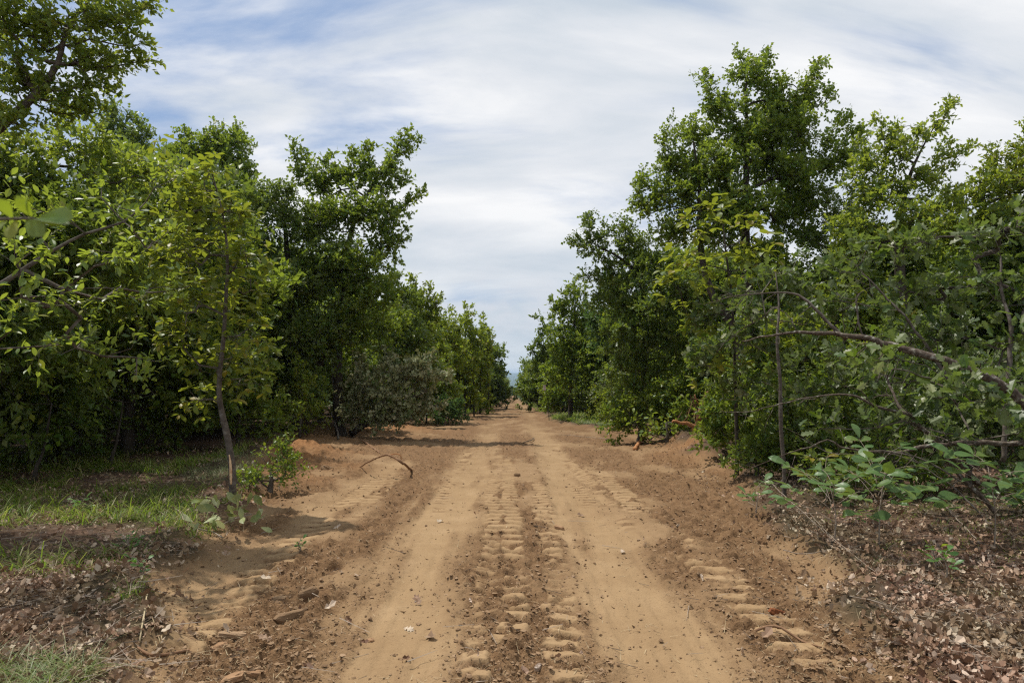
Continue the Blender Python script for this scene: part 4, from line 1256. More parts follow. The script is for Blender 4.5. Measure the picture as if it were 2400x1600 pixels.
# ---------- deep woods: shared tree meshes, each tree its own object
def variant(seed, H, W, mat, kind="small", n=150, size=.16, per=50):
    global rng
    rng = np.random.default_rng(seed)
    lobes = [(np.array([rng.uniform(-.45, .45) * W, rng.uniform(-.45, .45) * W, H * z]), np.array([W * .38, W * .38, H * .15]) * rng.uniform(.8, 1.15)) for z in (.25, .38, .45, .55, .62, .7, .8)]
    lobes.append((np.array([0, 0, H * .88]), np.array([W * .22, W * .22, H * .12])))
    att = sample_lobes(lobes, n / 8.0)
    att = att[att[:, 2] > .3]
    tr = np.array([[0, 0, -.15, .14], [rng.normal() * .1, rng.normal() * .1, H * .3, .11], [rng.normal() * .15, rng.normal() * .15, H * .65, .06], [0, 0, H * .93, .012]])
    pos, par, rad, tips, nt = grow(tr, att)
    ta = Acc()
    tube(ta, tr, 7, .3)
    idx = np.arange(nt, len(pos))
    segments(ta, pos[par[idx]], pos[idx], rad[idx] * 1.1, rad[idx], 3)
    N, D, R, S, _ = leaf_clusters(pos, par, tips, kind, size, per, .5, 6, 1.0, .8)
    ca = Acc()
    add_leaves(ca, N, D, R, S, kind, rng.random(len(N)))
    k = N[:, 2] > 0
    return ta.mesh("trunk", M["bark_dark"], True), ca.mesh("crown", M[mat])


VAR = [variant(101, 6.0, 3.6, "mid"), variant(102, 6.0, 3.2, "oak_dark"), variant(103, 6.0, 3.8, "yellow"), variant(104, 6.0, 3.0, "mid"), variant(105, 6.0, 3.6, "oak_dark"), variant(106, 6, 3.2, "elm")]
rng = np.random.default_rng(77)
SKX = [-400, 0, 250, 400, 590, 620, 700, 940, 1000, 1120, 1175, 1190, 1215, 1240, 1300, 1400, 1500, 1560, 1850, 1900, 1980, 2050, 2400, 2900]
SKY = [330, 340, 330, 340, 380, 500, 520, 680, 750, 800, 868, 895, 895, 872, 800, 740, 640, 560, 600, 640, 640, 520, 470, 400]
KIND = ["mid-green", "dark", "yellow-green", "mid-green", "dark", "bright green"]


def wood_tree(x, y, v, label, group, hmax=7.5):
    px = 1200 + x / y * 1600
    top = np.interp(px, SKX, SKY) + 15
    zt = CAM_H + (872 - top) * y / 1600.0
    z = gz(x, y)
    h = min(zt - z, hmax * rng.uniform(.8, 1.0))
    if h < 1.6:
        return None
    s = h / 6.0
    root = empty("woodland_tree", (x, y, z), label, "tree", group)
    root.rotation_euler = (0, 0, rng.uniform(0, 6.28))
    root.scale = (max(s, .62) * rng.uniform(.9, 1.1), max(s, .62), s)
    for nm, me in (("trunk", VAR[v][0]), ("crown", VAR[v][1])):
        o = bpy.data.objects.new(nm, me)
        COL.objects.link(o)
        o.parent = root
    return root


for side in (-1, 1):
    placed = []
    sname = "left" if side < 0 else "right"
    tries = 0
    while tries < 900:
        tries += 1
        y = 12 * (5.2 ** rng.random())
        ed = edge_l(y) if side < 0 else edge_r(y)
        off = rng.uniform(2.2, 5 + y * .55)
        x = ed + side * off
        if abs(x / y) > .84:
            continue
        if y < 17 and abs(x) < 6.5:
            continue
        sp = 2.1 + y * .035
        if any((x - a) ** 2 + (y - c) ** 2 < sp * sp for a, c in placed):
            continue
        placed.append((x, y))
        v = int(rng.integers(0, 6))
        wood_tree(x, y, v, f"{KIND[v]} tree packed among others deep in the woods on the {sname} of the track", f"{KIND[v]} trees deep in the woods on the {sname} of the track")
for x, y, v in [(-10.2, 9.6, 1), (-12.2, 12.0, 4), (-9.4, 12.6, 4), (-7.6, 10.0, 1), (-14, 14, 4)]:  # extra trees, mostly out of view, added to shade the left grass
    wood_tree(x, y, v, "dark tree added at or beyond the left edge to shade the grass", "trees added at or beyond the left edge to shade the grass", 5.2)
# rows along the far part of the track
for side in (-1, 1):
    sname = "left" if side < 0 else "right"
    y = 46.0
    while y < 330:
        for row in range(3):
            ed = edge_l(y) if side < 0 else edge_r(y)
            x = ed + side * (1.0 + row * 3.2 + rng.uniform(0, .9))
            v = int(rng.integers(0, 6))
            wood_tree(x, y + rng.uniform(-1, 1), v, f"small far {KIND[v]} tree lining the end of the track on its {sname}", f"far {KIND[v]} trees along the end of the track on its {sname}")
        y *= 1.085
for row in range(3):
    for k in range(9):
        x = -7 + k * 1.75 + row * .6
        v = int(rng.integers(0, 6))
        wood_tree(x, 318 + row * 14 + rng.uniform(-4, 4), v, "tiny distant tree closing off the track where it dips out of sight", "distant trees across the end of the track", 8)

# two dark trunks on the far left and small crooked stems in the grass
for px, py, d, r, lab in [(122, 1010, 13.4, .13, "left-hand one of two thick dark trunks in the shade on the far left"), (176, 1012, 13.2, .12, "right-hand one of two thick dark trunks in the shade on the far left")]:
    x = BP(px, d)
    zt = gz(x, d)
    make_tree("shaded_tree", lab, (x, d), np.array([[x, d, zt - .1, r * 1.2], [x + .05, d, zt + .8, r], [x - .1, d, zt + 2.2, r * .8], [x, d, zt + 3.6, r * .4]]),
              [(np.array([x, d, zt + 2.9]), np.array([1.1, 1.0, .8])), (np.array([x - .6, d, zt + 2.2]), np.array([.8, .8, .5]))], 10, "small", .09, "oak_dark", per=34, cr=.32)
for rows, lab in [([(300 / 3.92, 850 + 1110 / 3.92), (340 / 3.92, 850 + 940 / 3.92), (400 / 3.92, 850 + 800 / 3.92)], "crooked dark little stem forking in the lit grass at far left"),
                  ([(1010 / 3.92, 850 + 960 / 3.92), (1040 / 3.92, 850 + 820 / 3.92), (1070 / 3.92, 850 + 730 / 3.92)], "short dark stem standing in the middle of the left grass"),
                  ([(1615 / 3.92, 850 + 800 / 3.92), (1615 / 3.92, 850 + 690 / 3.92)], "small dark stump-like stem at the back of the left grass")]:
    b = GP(*rows[0])
    d = b[1]
    pts = [[*b, .035]] + [[*P(r[0], r[1], d), .03 - .008 * i] for i, r in enumerate(rows[1:])]
    pts.append([pts[-1][0] + .1, d, pts[-1][2] + .7, .012])
    pts = np.array(pts)
    zt = pts[-1][2]
    make_tree("crooked_sapling", lab, (b[0], d), pts, [(np.array([b[0] + .1, d, zt + .15]), np.array([.6, .5, .35]))], 22, "oval", .06, "glossy", per=18, cr=.22, twigs=4, cat="sapling", bark="bark_dark")

# ------------------------------------------------------------------ seedlings with compound leaves
def seedling(name, label, x, y, h, fronds, L, mat, seed, cat="seedling", leaflets=5, spread=.35, kind="big"):
    global rng
    rng = np.random.default_rng(seed)
    z = gz(x, y)
    root = empty(name, (x, y, z), label, cat)
    a = Acc()
    top = np.array([x + rng.normal() * .04, y, z + h])
    tube(a, np.array([[x, y, z - .02, .008], [x + .02, y, z + h * .5, .006], [*top, .003]]), 5, .08, .05)
    N, D, R, S = [], [], [], []
    for f in range(fronds):
        t = .30 + .70 * f / max(1, fronds - 1)
        ang = f * 2.4 + rng.normal() * .3
        o = np.array([x, y, z + h * t])
        dv = np.array([math.cos(ang), math.sin(ang), .45 + rng.normal() * .25])
        tip = o + norm(dv) * spread * (.7 + .5 * rng.random())
        tip[2] += .02
        tube(a, np.array([[*o, .003], [*((o + tip) / 2 + [0, 0, .03]), .0025], [*tip, .0018]]), 4, .06, .0)
        hd = norm(tip - o)
        sd_ = norm(np.cross(hd, UP))
        for k in range(leaflets):
            if k == leaflets - 1:
                p, dd, s = tip, hd, 1.0
            else:
                sgn = -1 if k % 2 else 1
                back = (k // 2)
                p = tip - hd * (.03 + L * .42 * back)
                dd = norm(hd * (.55 - .2 * back) + sd_ * sgn)
                s = .85 - .18 * back
            N.append(p); D.append(norm(dd + np.array([0, 0, -.12]) + rng.normal(size=3) * .06)); S.append(L * s * (.9 + .2 * rng.random()))
            R.append(norm(UP + rng.normal(size=3) * .42 + np.array([-.1, -.45, 0])))
    a.build("stem", M["twig"], root, True, (x, y, z))
    leaf_objects(root, np.array([x, y, z]), np.array(N), np.array(D), np.array(R), np.array(S), kind, mat)
    return root


def seedpx(px, py, **k):
    b = GP(px, py)
    return seedling(x=b[0], y=b[1], **k)


seedpx(2060, 1285, name="hickory_seedling", label="bushy knee-high seedling with broad grey-green leaflets at the right verge", h=.74, fronds=17, L=.18, mat="seedling", seed=3, spread=.42)
seedpx(1955, 1270, name="hickory_seedling", label="lower seedling crowding the left side of the bushy knee-high one", h=.50, fronds=12, L=.17, mat="seedling", seed=4, spread=.38)
seedpx(2330, 1290, name="hickory_seedling", label="seedling with drooping dark leaves cut by the right edge", h=.75, fronds=13, L=.21, mat="seedling", seed=5, spread=.34)
seedpx(1770, 1215, name="hickory_seedling", label="small lone seedling on the dirt edge left of the bushy ones", h=.30, fronds=4, L=.15, mat="seedling", seed=6, spread=.2)
seedpx(1935, 1180, name="hickory_seedling", label="yellow-green seedling in the shade behind the bushy ones", h=.55, fronds=6, L=.18, mat="hickory", seed=8, spread=.3)
seedpx(2215, 1360, name="weed", label="dark green little weed rising from the dead leaves at lower right", h=.2, fronds=5, L=.09, mat="weed", seed=9, spread=.1, cat="weed", leaflets=3)
seedpx(300, 1300, name="fern_weed", label="feathery blue-green weed in the dead leaves on the left", h=.10, fronds=7, L=.055, mat="weed", seed=12, spread=.12, cat="weed", leaflets=5, kind="small")
seedpx(190, 1205, name="weed", label="small bright weed in the shade at far left", h=.12, fronds=5, L=.08, mat="weed", seed=13, spread=.09, cat="weed", leaflets=3)
seedpx(330, 1355, name="weed", label="low dark weed at the left edge of the dug soil", h=.09, fronds=5, L=.06, mat="weed", seed=14, spread=.08, cat="weed", leaflets=3)
seedpx(700, 1285, name="weed", label="tiny green sprig alone on the tyre print left of the track", h=.05, fronds=4, L=.05, mat="weed", seed=15, spread=.04, cat="weed", leaflets=3)
seedpx(2190, 1330, name="grass_sprout", label="bright yellow-green sprout among leaf litter at right", h=.14, fronds=6, L=.08, mat="yellow", seed=16, spread=.08, cat="weed", leaflets=1)

# cut branch with wilting leaves at the sapling's foot
rng = np.random.default_rng(21)
cb = GP(520, 1255)
root = empty("cut_branch", cb, "cut branch of wilting pale green leaves lying below the scarred sapling", "branch")
a = Acc()
stem = [GP(590, 1215), GP(540, 1235), GP(500, 1245), GP(460, 1235)]
tube(a, np.array([[*(s + [0, 0, .05 + .03 * math.sin(i * 2)]), .006 - .001 * i] for i, s in enumerate(stem)]), 5, .06, .1)
a.build("stem", M["twig"], root, True, tuple(cb))
N, D, R, S = [], [], [], []
for i in range(46):
    px = rng.uniform(450, 615)
    s = GP(px, rng.uniform(1215, 1262))
    N.append(s + [0, 0, rng.uniform(.03, .26)])
    D.append(rsphere(1)[0] * [1, .6, .8] + [0, -.15, .25])
    R.append(rsphere(1)[0] + [0, -.5, .3])
    S.append(rng.uniform(.11, .17))
leaf_objects(root, cb, np.array(N), norm(np.array(D)), norm(np.array(R)), np.array(S), "big", "cut")

# ------------------------------------------------------------------ sticks, roots, stump, post
def stick(name, label, rows, mat, cat="stick", lift=.01, k=5, branches=(), wob=0.002, hs=None):
    pts = []
    for i, r in enumerate(rows):
        g = GP(r[0], r[1])
        pts.append([g[0], g[1], g[2] + lift + (hs[i] if hs else 0), r[2]])
    o = np.array(pts[0][:3])
    root = empty(name, o, label, cat)
    a = Acc()
    tube(a, np.array(pts), k, .05, .14, wob)
    a.build("stem", M[mat], root, True, tuple(o))
    for br in branches:
        a = Acc()
        p2 = []
        for r in br:
            g = GP(r[0], r[1])
            p2.append([g[0], g[1], g[2] + lift, r[2]])
        tube(a, np.array(p2), k, .05, .14, wob)
        a.build("side_twig", M[mat], root, True, tuple(o))
    return root


stick("dead_twig", "pale forked dead twig lying on the leaves left of the cut branch", [(391, 1160, .004), (391, 1182, .005), (418, 1205, .005), (432, 1226, .006), (463, 1246, .007), (493, 1251, .007), (520, 1265, .008)], "twig", lift=.03,
      branches=[[(333, 1182, .003), (384, 1212, .004), (430, 1225, .005)], [(463, 1246, .004), (458, 1262, .003), (440, 1275, .002)]])
stick("bent_root", "long bent brown root lying on the soil at lower left", [(322, 1520, .004), (338, 1533, .008), (362, 1543, .009), (430, 1531, .009), (500, 1523, .008), (572, 1527, .007)], "rootdirt", lift=.012, k=6)
stick("straw_stalk", "flattened straw stalk bent double over the soil at lower left", [(328, 1510, .005), (336, 1460, .005), (345, 1410, .004)], "straw", lift=.02,
      branches=[[(345, 1410, .003), (356, 1450, .003), (376, 1518, .003)]], hs=[0, .03, .06])
stick("curved_stick", "smooth curved stick half buried in the sand at lower right", [(1772, 1482, .007), (1800, 1479, .009), (1832, 1488, .008), (1880, 1505, .007), (1925, 1522, .005)], "rootdirt", lift=.015, k=6, hs=[0, .02, .02, 0, 0])
arch = [GP(843, 1091), GP(973, 1102)]
o = arch[0]
root = empty("arched_root", o, "torn root arching over the dirt left of the track", "root")
a = Acc()
dA = arch[0][1]


def ap(px, py, r, d=10.9):
    return [*P(px, py, d), r]


a0, a1 = GP(843, 1093), GP(973, 1103)
a0[2] -= .02
a1[2] -= .03
tube(a, np.array([[*a0, .010], ap(871, 1080, .013, 11.35), ap(892, 1071, .015, 11.3), ap(912, 1067, .017, 11.2), ap(933, 1075, .019, 11.1), ap(948, 1088, .020, 11.0), [*a1, .022]]), 6, .06, .15, .004)
a.build("stem", M["rootdirt"], root, True, tuple(o))
a = Acc()
tube(a, np.array([ap(912, 1067, .010, 11.2), ap(925, 1063, .009, 11.2), ap(938, 1066, .008, 11.2), ap(941, 1076, .006, 11.2)]), 5, .06, .1)
a.build("side_root", M["root"], root, True, tuple(o))
stick("broken_branch", "brown broken branch lying behind the arched root", [(846, 1030, .02), (868, 1045, .024), (890, 1062, .018)], "rootdirt", k=6, lift=.005)
stick("bare_sapling_stem", "thin bare stem leaning out of the brush pile towards the soil", [(793, 1030, .03), (780, 1008, .026), (762, 985, .02), (745, 968, .012)], "bark", k=6, lift=.02, hs=[0, .35, .7, .95])
stick("thin_stick", "long thin stick lying across the clearing on the far right side", [(1430, 1032, .008), (1390, 1026, .008), (1345, 1022, .007), (1310, 1020, .004)], "twig", lift=.03)
stick("thin_stick", "short forked stick on the track ahead", [(1225, 1040, .012), (1245, 1034, .014), (1252, 1028, .01)], "bark", lift=.03)
for rows, lab in [([(1790, 1140, .004), (1850, 1190, .004), (1940, 1265, .003), (2020, 1330, .003)], "long pale grass stalk slanting down past the bushy seedling"),
                  ([(1900, 1240, .003), (1960, 1290, .003), (2030, 1340, .003), (2060, 1352, .002)], "shorter pale stalk under the bushy seedling"),
                  ([(1835, 1310, .004), (1880, 1312, .004), (1940, 1296, .003)], "thin curved twig on the soil edge below the seedlings"),
                  ([(2110, 1100, .006), (2200, 1180, .006), (2290, 1270, .005)], "grey fallen twig slanting down through the right verge")]:
    stick("dry_stalk", lab, rows, "twig", cat="twig", lift=.03, hs=[.12, .06, .02, 0][:len(rows)] if len(rows) == 4 else [.05, .03, 0])

# uprooted stump with orange roots
sb = P(1625, 1000, 16.2)
sz = gz(sb[0], 16.2)
root = empty("uprooted_stump", (sb[0], 16.2, sz), "torn-up stump with bright orange roots on the dirt mound at right", "stump")
oo = (sb[0], 16.2, sz)
rng = np.random.default_rng(31)
a = Acc()
tube(a, np.array([ap(1660, 1035, .16, 16.2), ap(1645, 1000, .13, 16.1), ap(1650, 950, .07, 16.0), ap(1662, 915, .03, 16.0)]), 8, .07, .35, .01)
a.build("root_ball", M["rootdirt"], root, True, oo)
for rows in [[(1650, 1003, .07), (1628, 1000, .06), (1612, 992, .05), (1595, 990, .04), (1580, 985, .03), (1576, 990, .018)], [(1640, 1005, .05), (1628, 1012, .05), (1622, 1003, .04)],
             [(1655, 960, .035), (1640, 975, .03), (1630, 985, .02)], [(1665, 1010, .03), (1662, 1030, .025), (1660, 1048, .02)], [(1655, 1012, .02), (1670, 1035, .018), (1690, 1052, .012)],
             [(1650, 960, .02), (1635, 940, .016), (1628, 925, .01)]]:
    a = Acc()
    tube(a, np.array([ap(r[0], r[1], r[2] * .9, 15.9) for r in rows]), 6, .06, .2, .008)
    a.build("root", M["root"], root, True, oo)
a = Acc()
for _ in range(70):
    s = np.array(ap(1645 + rng.normal() * 18, 965 + rng.normal() * 22, 0, 15.95)[:3])
    e = s + np.array([rng.normal() * .15, rng.normal() * .1, -.15 - .45 * rng.random()])
    tube(a, np.array([[*s, .006], [*((s + e) / 2 + rng.normal(size=3) * .05), .005], [*e, .002]]), 3, .12, .1)
o = a.build("hair_root", M["rootdirt"], root, False, oo)
o["kind"] = "stuff"
stick("torn_root", "orange torn root sticking up from the dirt in front of the leafy shoots", [(1488, 1054, .05), (1502, 1040, .045), (1518, 1030, .035), (1532, 1022, .03)], "root", k=6, hs=[0, .08, .16, .24])

mp_ = GP(1287, 985)
root = empty("marker_post", mp_, "thin dark post with a small pale tag at the right verge of the track", "post")
a = Acc()
tube(a, np.array([[*mp_, .02], [mp_[0] - .05, mp_[1], mp_[2] + .9, .017], [mp_[0] - .22, mp_[1], mp_[2] + 1.75, .012]]), 6, .2, .03)
a.build("pole", M["post"], root, True, tuple(mp_))
me = bpy.data.meshes.new("tag_plate")
w_, t_, h_ = .065, .006, .13
vs = [(sx * w_, sy * t_, sz_ * h_) for sx in (-1, 1) for sy in (-1, 1) for sz_ in (-1, 1)]
me.from_pydata(vs, [], [(0, 1, 3, 2), (4, 6, 7, 5), (0, 4, 5, 1), (2, 3, 7, 6), (0, 2, 6, 4), (1, 5, 7, 3)])
me.materials.append(M["tagmat"])
o = bpy.data.objects.new("tag_plate", me)
COL.objects.link(o)
o.parent = root
o.location = (-.22, -.03, 1.62)

# ------------------------------------------------------------------ clods, slabs, pieces
def clod(name, label, px, py, sx, sy, sz_, mat, seed, cat="clod", rot=0.0, group=None, lift=.3):
    r = np.random.default_rng(seed)
    bmv = []
    n1, n2 = 7, 10
    for i in range(1, n1):
        for j in range(n2):
            th, ph = math.pi * i / n1, 2 * math.pi * j / n2
            v = np.array([math.sin(th) * math.cos(ph), math.sin(th) * math.sin(ph), math.cos(th)])
            v = np.sign(v) * np.abs(v) ** .62
            v *= 1 + r.normal() * .09
            bmv.append(v)
    bmv += [np.array([0, 0, .95]), np.array([0, 0, -.95])]
    fs = []
    for i in range(n1 - 2):
        for j in range(n2):
            a_, b_ = i * n2 + j, i * n2 + (j + 1) % n2
            fs += [(a_, a_ + n2, b_ + n2), (a_, b_ + n2, b_)]
    top, bot = len(bmv) - 2, len(bmv) - 1
    for j in range(n2):
        fs += [(top, j, (j + 1) % n2), (bot, (n1 - 2) * n2 + (j + 1) % n2, (n1 - 2) * n2 + j)]
    V = np.array(bmv) * [sx, sy, sz_]
    g = GP(px, py)
    ac = Acc()
    ac.add(V, fs, r.random())
    o = ac.build(name, M[mat])
    o.location = (g[0], g[1], g[2] + sz_ * lift)
    o.rotation_euler = (r.normal() * .25, r.normal() * .25, rot)
    return tag(o, label, cat, group)


clod("soil_clod", "squared dark chunk of soil standing up left of the rut", 722, 1398, .075, .035, .045, "clod", 1, rot=.5)
clod("soil_clod", "long slanting slab of damp soil below the squared chunk", 680, 1445, .11, .035, .03, "clod", 2, rot=.7)
clod("soil_clod", "flat pale slab of soil at the bottom edge left of the bark piece", 546, 1590, .055, .04, .018, "clod_pale", 3, rot=.2)
clod("wood_piece", "broken stick of pale wood at the bottom edge of the picture", 602, 1580, .065, .018, .016, "clod_pale", 4, rot=.6, cat="wood")
clod("soil_clod", "thin soil slab leaning by the bent root", 515, 1515, .05, .025, .015, "clod_pale", 5, rot=.4)
clod("soil_clod", "low cracked soil slab above the bent root", 545, 1490, .09, .03, .02, "clod", 6, rot=.3)
clod("soil_clod", "darker broken clod between the two lug prints on the left", 655, 1405, .06, .03, .022, "clod", 7, rot=.2)
clod("bark_piece", "rust-red piece of bark on the sand at lower right", 1822, 1436, .058, .03, .022, "rust", 8, rot=-.1, cat="bark")
clod("soil_clod", "round brown clod beside the middle lug prints", 1212, 1115, .06, .035, .035, "clod", 10)
clod("stone", "shiny brown and grey stone at the bottom edge near the middle", 1262, 1566, .018, .03, .016, "stone", 11, cat="stone", rot=-.5)
clod("soil_clod", "grey-brown stone-like clod right of the middle prints", 1310, 1240, .055, .03, .028, "clod_pale", 12)
clod("stone", "small pale stone on the sandy strip left of the middle prints", 868, 1502, .022, .018, .012, "clod_pale", 13, cat="stone")
clod("soil_clod", "dark hollowed clod beside the red dirt heap", 765, 1098, .10, .07, .05, "clod", 14)

# distinct dead leaves on the bare soil
rng = np.random.default_rng(5)
LEAFS = [(1038, 1222, "pale dead leaf on the left rut, farther one"), (1052, 1245, "dark curled dead leaf just below the pale one on the left rut"), (985, 1420, "curled brown leaf in the middle of the left rut"), (1002, 1492, "crumpled brown leaf low in the left rut"),
         (1350, 1355, "spiky dead oak leaf right of the middle prints"), (1455, 1298, "pale dead leaf on the edge of the right rut"), (1370, 1212, "grey tattered leaf lying in the right rut"), (1648, 1362, "pale shred of dead leaf among the right-hand prints"),
         (780, 1240, "small white-edged leaf left of the left rut"), (636, 1362, "pale green scrap of leaf by the left lug prints"), (640, 1505, "pinkish dead leaf near the bent root"), (375, 1470, "curled tan leaf by the bent straw stalk"),
         (2135, 1392, "large pale dead leaf lying at the litter edge on the right"), (2040, 1338, "broad tan leaf against the grass at right"), (2035, 1440, "lobed tan leaf on the soil at lower right"), (1785, 1498, "brown folded leaf at the end of the curved stick"),
         (800, 1340, "tan leaf on the churned strip left of the left rut"), (945, 1475, "light scrap of leaf on the sandy strip"), (760, 1430, "whitish leaf scrap beside the slanting slab"), (300, 1570, "tan leaf among the grass in the bottom left corner")]
for i, (px, py, lab) in enumerate(LEAFS):
    g = GP(px, py)
    ac = Acc()
    pale = "pale" in lab or "whit" in lab or "light" in lab
    add_leaves(ac, np.zeros((1, 3)), norm(np.array([[rng.normal(), rng.normal() * .6, .1]])), np.array([[rng.normal() * .4, -.3, 1.0]]), [.075 + .03 * rng.random()], "oak" if i % 3 else "dry", np.array([.9 if pale else .35]), curl=.8)
    o = ac.build("dead_leaf", M["litter"])
    o.location = (g[0], g[1], g[2] + .012)
    tag(o, lab, "leaf")

# ------------------------------------------------------------------ ground litter as stuff
def scatter_pts(n, fn_d, fn_x, test):
    d = fn_d(rng.random(n))
    x = fn_x(rng.random(n), d)
    h, dirt, rut, churn, red, tm = ground(x, d)
    k = test(x, d, dirt, rut, churn, red, tm)
    return x[k], d[k], h[k]


def invd(a, b):
    return lambda u: 1 / (1 / a + (1 / b - 1 / a) * u)


rng = np.random.default_rng(91)
# dead leaves on the forest floor
def lit_test(x, d, dirt, rut, churn, red, tm):
    clump = fbm(x * .9, d * .9, 81, 3)
    edge = np.minimum(x - edge_l(d), edge_r(d) - x)
    p = (1 - dirt) * (.28 + .7 * sstep(.36, .58, clump + .06 * (x > 0))) + dirt * .006 * (1 - rut) + .10 * (np.abs(edge) < .5) + .30 * (x > 2.8) * (d > 8) * (d < 16) + .2 * (x > 2.0) * (d < 5.5) * dirt * sstep(0.7, 0.1, edge)
    return rng.random(len(x)) < p


xs, ds, hs = scatter_pts(66000, invd(2.8, 16), lambda u, d: (u * 2 - 1) * (d * .82 + .4), lit_test)
n = len(xs)
ac = Acc()
add_leaves(ac, np.stack([xs, ds, hs + .004 + .035 * rng.random(n)], 1), rsphere(n) * [1, 1, .45], norm(UP + rsphere(n) * 1.1), (.022 + .042 * rng.random(n) ** 1.8), "dry", rng.random(n), curl=1.5)
tag(ac.build("leaf_litter", M["litter"]), "brown dead leaves strewn over the forest floor on both sides of the track", "leaf litter", kind="stuff")

# soil crumbs
def clod_test(x, d, dirt, rut, churn, red, tm):
    p = dirt * (.015 + .95 * churn + .5 * red + .04 + .10 * (1 - rut)) * (1 - tm * .9)
    return rng.random(len(x)) < p


xs, ds, hs = scatter_pts(26000, invd(2.8, 24), lambda u, d: (u * 2 - 1) * np.minimum(d * .8 + .3, 6.2), clod_test)
n = len(xs)
ico = np.array([(0, 0, 1), (.9, 0, .3), (.28, .85, .35), (-.72, .53, .4), (-.72, -.53, .3), (.28, -.85, .4), (0, 0, -.7)], float)
icf = np.array([(0, 1, 2), (0, 2, 3), (0, 3, 4), (0, 4, 5), (0, 5, 1), (6, 2, 1), (6, 3, 2), (6, 4, 3), (6, 5, 4), (6, 1, 5)])
s = (.0045 + .014 * rng.random(n) ** 3.5) * (1 + .03 * ds)
V = ico[None] * (1 + .35 * rng.normal(size=(n, 7, 1))) * s[:, None, None]
ang = rng.random(n) * 6.28
c_, s_ = np.cos(ang)[:, None], np.sin(ang)[:, None]
V = np.stack([V[:, :, 0] * c_ - V[:, :, 1] * s_, (V[:, :, 0] * s_ + V[:, :, 1] * c_), V[:, :, 2] * .7], -1)
V += np.stack([xs, ds, hs + s * .25], 1)[:, None]
ac = Acc()
ac.add(V.reshape(-1, 3), (icf[None] + (np.arange(n) * 7)[:, None, None]).reshape(-1, 3), np.repeat(rng.random(n), 7))
xs, ds, hs = scatter_pts(75000, invd(2.8, 22), lambda u, d: (u * 2 - 1) * np.minimum(d * .8 + .3, 6.2), clod_test)
n = len(xs)
s = (.0035 + .006 * rng.random(n) ** 2) * (1 + .05 * ds)
V = rng.normal(size=(n, 4, 3)) * [1, 1, .6] * s[:, None, None] + np.stack([xs, ds, hs + s * .3], 1)[:, None]
ac.add(V.reshape(-1, 3), (np.array([(0, 1, 2), (0, 2, 3), (0, 3, 1), (1, 3, 2)])[None] + (np.arange(n) * 4)[:, None, None]).reshape(-1, 3), np.repeat(rng.random(n), 4))
tag(ac.build("soil_crumbs", M["clod"]), "loose brown crumbs of soil on the churned strips of the track", "soil", kind="stuff")

# straw and rootlets
def straw_test(x, d, dirt, rut, churn, red, tm):
    e = np.minimum(x - edge_l(d), edge_r(d) - x)
    p = .30 * (np.abs(e) < .9) + .10 * dirt + .25 * (1 - dirt) * (d < 9) + .12 * churn
    return rng.random(len(x)) < p * (1 - .6 * rut)


def strips(ac, x, y, z, L, w, bend, R, tilt, seg=3, az=None):
    n = len(x)
    a = rng.random(n) * 6.28 if az is None else az
    D = np.stack([np.cos(a), np.sin(a), np.zeros(n)], 1)
    W = np.stack([-np.sin(a), np.cos(a), np.zeros(n)], 1)
    t = np.linspace(0, 1, seg + 1)
    el = tilt[:, None] - bend[:, None] * t[None]
    dx = np.cumsum(np.cos(el), 1) / (seg + 1)
    dz = np.cumsum(np.sin(el), 1) / (seg + 1)
    dx -= dx[:, :1]
    dz -= dz[:, :1]
    P0 = np.stack([x, y, z], 1)
    C = P0[:, None] + D[:, None] * (dx * L[:, None])[..., None] + UP * (dz * L[:, None])[..., None]
    ww = (w[:, None] * (1 - t[None] * .85))[..., None]
    V = np.stack([C - W[:, None] * ww, C + W[:, None] * ww], 2).reshape(n, -1, 3)
    f = []
    for i in range(seg):
        b = i * 2
        f += [(b, b + 1, b + 3), (b, b + 3, b + 2)]
    T = (np.array(f)[None] + (np.arange(n) * 2 * (seg + 1))[:, None, None]).reshape(-1, 3)
    ac.add(V.reshape(-1, 3), T, np.repeat(R, 2 * (seg + 1)))


xs, ds, hs = scatter_pts(30000, invd(2.8, 20), lambda u, d: (u * 2 - 1) * np.minimum(d * .8 + .3, 7), straw_test)
n = len(xs)
ac = Acc()
strips(ac, xs, ds, hs + .006, .04 + .12 * rng.random(n) ** 2, .0012 + .0012 * rng.random(n), rng.normal(size=n) * .7 + .5, rng.random(n), .15 + .35 * rng.random(n))
tag(ac.build("dry_straw", M["straw"]), "dry straw and rootlets strewn over the soil along both verges", "straw", kind="stuff")


xs, ds, hs = scatter_pts(9000, invd(2.8, 14), lambda u, d: (u * 2 - 1) * np.minimum(d * .8 + .3, 7), lambda x, d, dirt, rut, churn, red, tm: rng.random(len(x)) < .5 * (1 - dirt) + .03)
n = len(xs)
ac = Acc()
aa = rng.random(n) * 6.28
LL = .06 + .22 * rng.random(n) ** 2
A_ = np.stack([xs, ds, hs + .02 + .02 * rng.random(n)], 1)
B_ = A_ + np.stack([np.cos(aa) * LL, np.sin(aa) * LL, rng.normal(size=n) * .02], 1)
segments(ac, A_, B_, .0015 + .0025 * rng.random(n), np.full(n, .001), 3)
tag(ac.build("fallen_twigs", M["twig"]), "thin dead twigs scattered over the leaf litter under the trees", "twigs", kind="stuff")


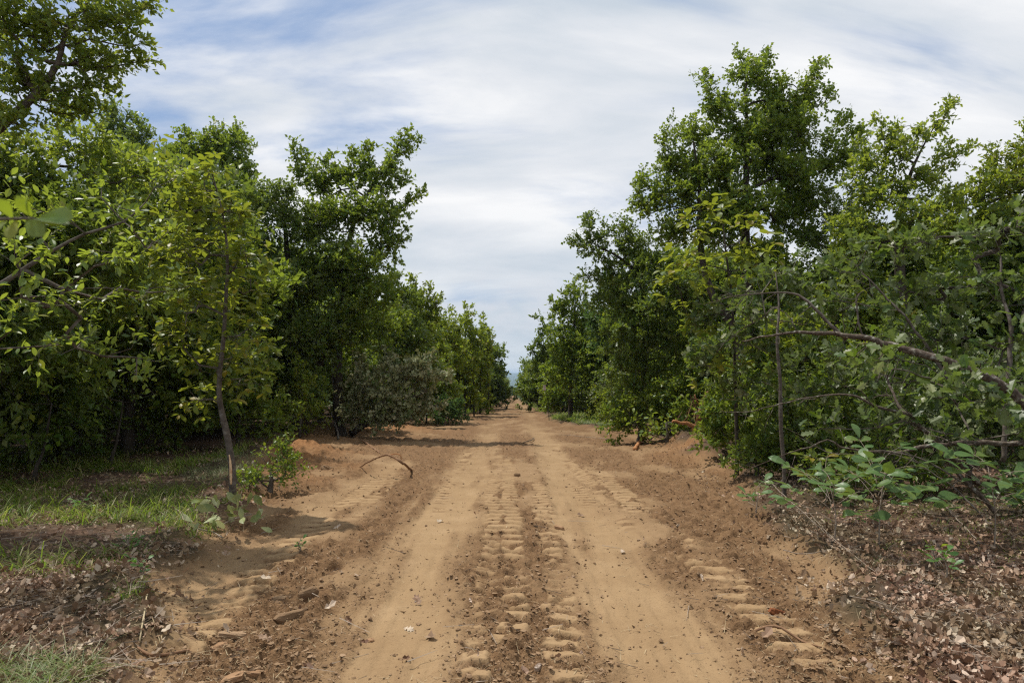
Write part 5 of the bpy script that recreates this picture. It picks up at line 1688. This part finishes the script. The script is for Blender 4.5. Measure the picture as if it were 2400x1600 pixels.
def grass_patch(name, label, regions, mat, n, L0, L1, w, cat="grass", tuft=6):
    X, Y, Z = [], [], []
    for (xa, xb, ya, yb, wt) in regions:
        m = int(n * wt / tuft)
        tx, ty = rng.uniform(xa, xb, m), rng.uniform(ya, yb, m)
        keep = fbm(tx * 1.3, ty * 1.3, 88, 3) > .46
        keep &= (ya < 4) | (rng.random(m) < sstep(ya, ya + 2.0, ty))
        tx, ty = tx[keep], ty[keep]
        tx = np.repeat(tx, tuft) + rng.normal(size=len(tx) * tuft) * .03
        ty = np.repeat(ty, tuft) + rng.normal(size=len(ty) * tuft) * .03
        ok = (tx < edge_l(ty) + .1) | (tx > edge_r(ty) - .1)
        X.append(tx[ok]); Y.append(ty[ok])
    X, Y = np.concatenate(X), np.concatenate(Y)
    Z = ground(X, Y, False)
    k = len(X)
    ac = Acc()
    strips(ac, X, Y, Z - .01, L0 + (L1 - L0) * rng.random(k), np.full(k, w) * (.6 + .8 * rng.random(k)), .9 + 1.3 * rng.random(k), rng.random(k), 1.0 + .5 * rng.random(k), 3)
    return tag(ac.build(name, M[mat]), label, cat, kind="stuff")


grass_patch("long_grass", "lit long grass under the trees on the left", [(-11.5, -5.3, 9.5, 15.5, 1.0), (-8, -4.0, 7.0, 10, .28), (-6.5, -3.0, 4.6, 8.5, .3)], "grass", 16000, .22, .6, .006)
grass_patch("verge_grass", "short grass in the shade and bottom left corner", [(-3.9, -1.8, 2.7, 4.8, .8), (-7.0, -2.9, 4.2, 8.0, .5)], "grass", 15000, .12, .34, .0026)
grass_patch("pale_grass", "pale bluish grass tufts at the sapling's foot and left corner", [(-5.2, -3.7, 9.3, 13.0, .4), (-3.7, -1.9, 2.7, 4.2, .8)], "grass_blue", 8000, .18, .45, .0022)
grass_patch("roadside_grass", "bright grass patch at the right verge around the marker post", [(2.2, 4.6, 28.5, 36, 1.0)], "grass", 12000, .4, .8, .016)
grass_patch("roadside_pale_grass", "pale blue-green grass fringe in front of the rounded bush", [(2.2, 5.4, 26.5, 30, 1.0)], "grass_blue", 5000, .2, .5, .009)
grass_patch("far_verge_grass", "sunlit green verge under the slender trees at far left", [(-4.6, -2.0, 33, 60, .7), (-3.4, -1.7, 60, 110, .25), (1.6, 3.4, 45, 110, .35)], "grass", 8000, .3, .7, .02)
grass_patch("right_verge_grass", "short green growth under the leaning oak at the right edge", [(2.9, 6.8, 4.6, 9.5, 1.0)], "grass", 7000, .06, .20, .003)
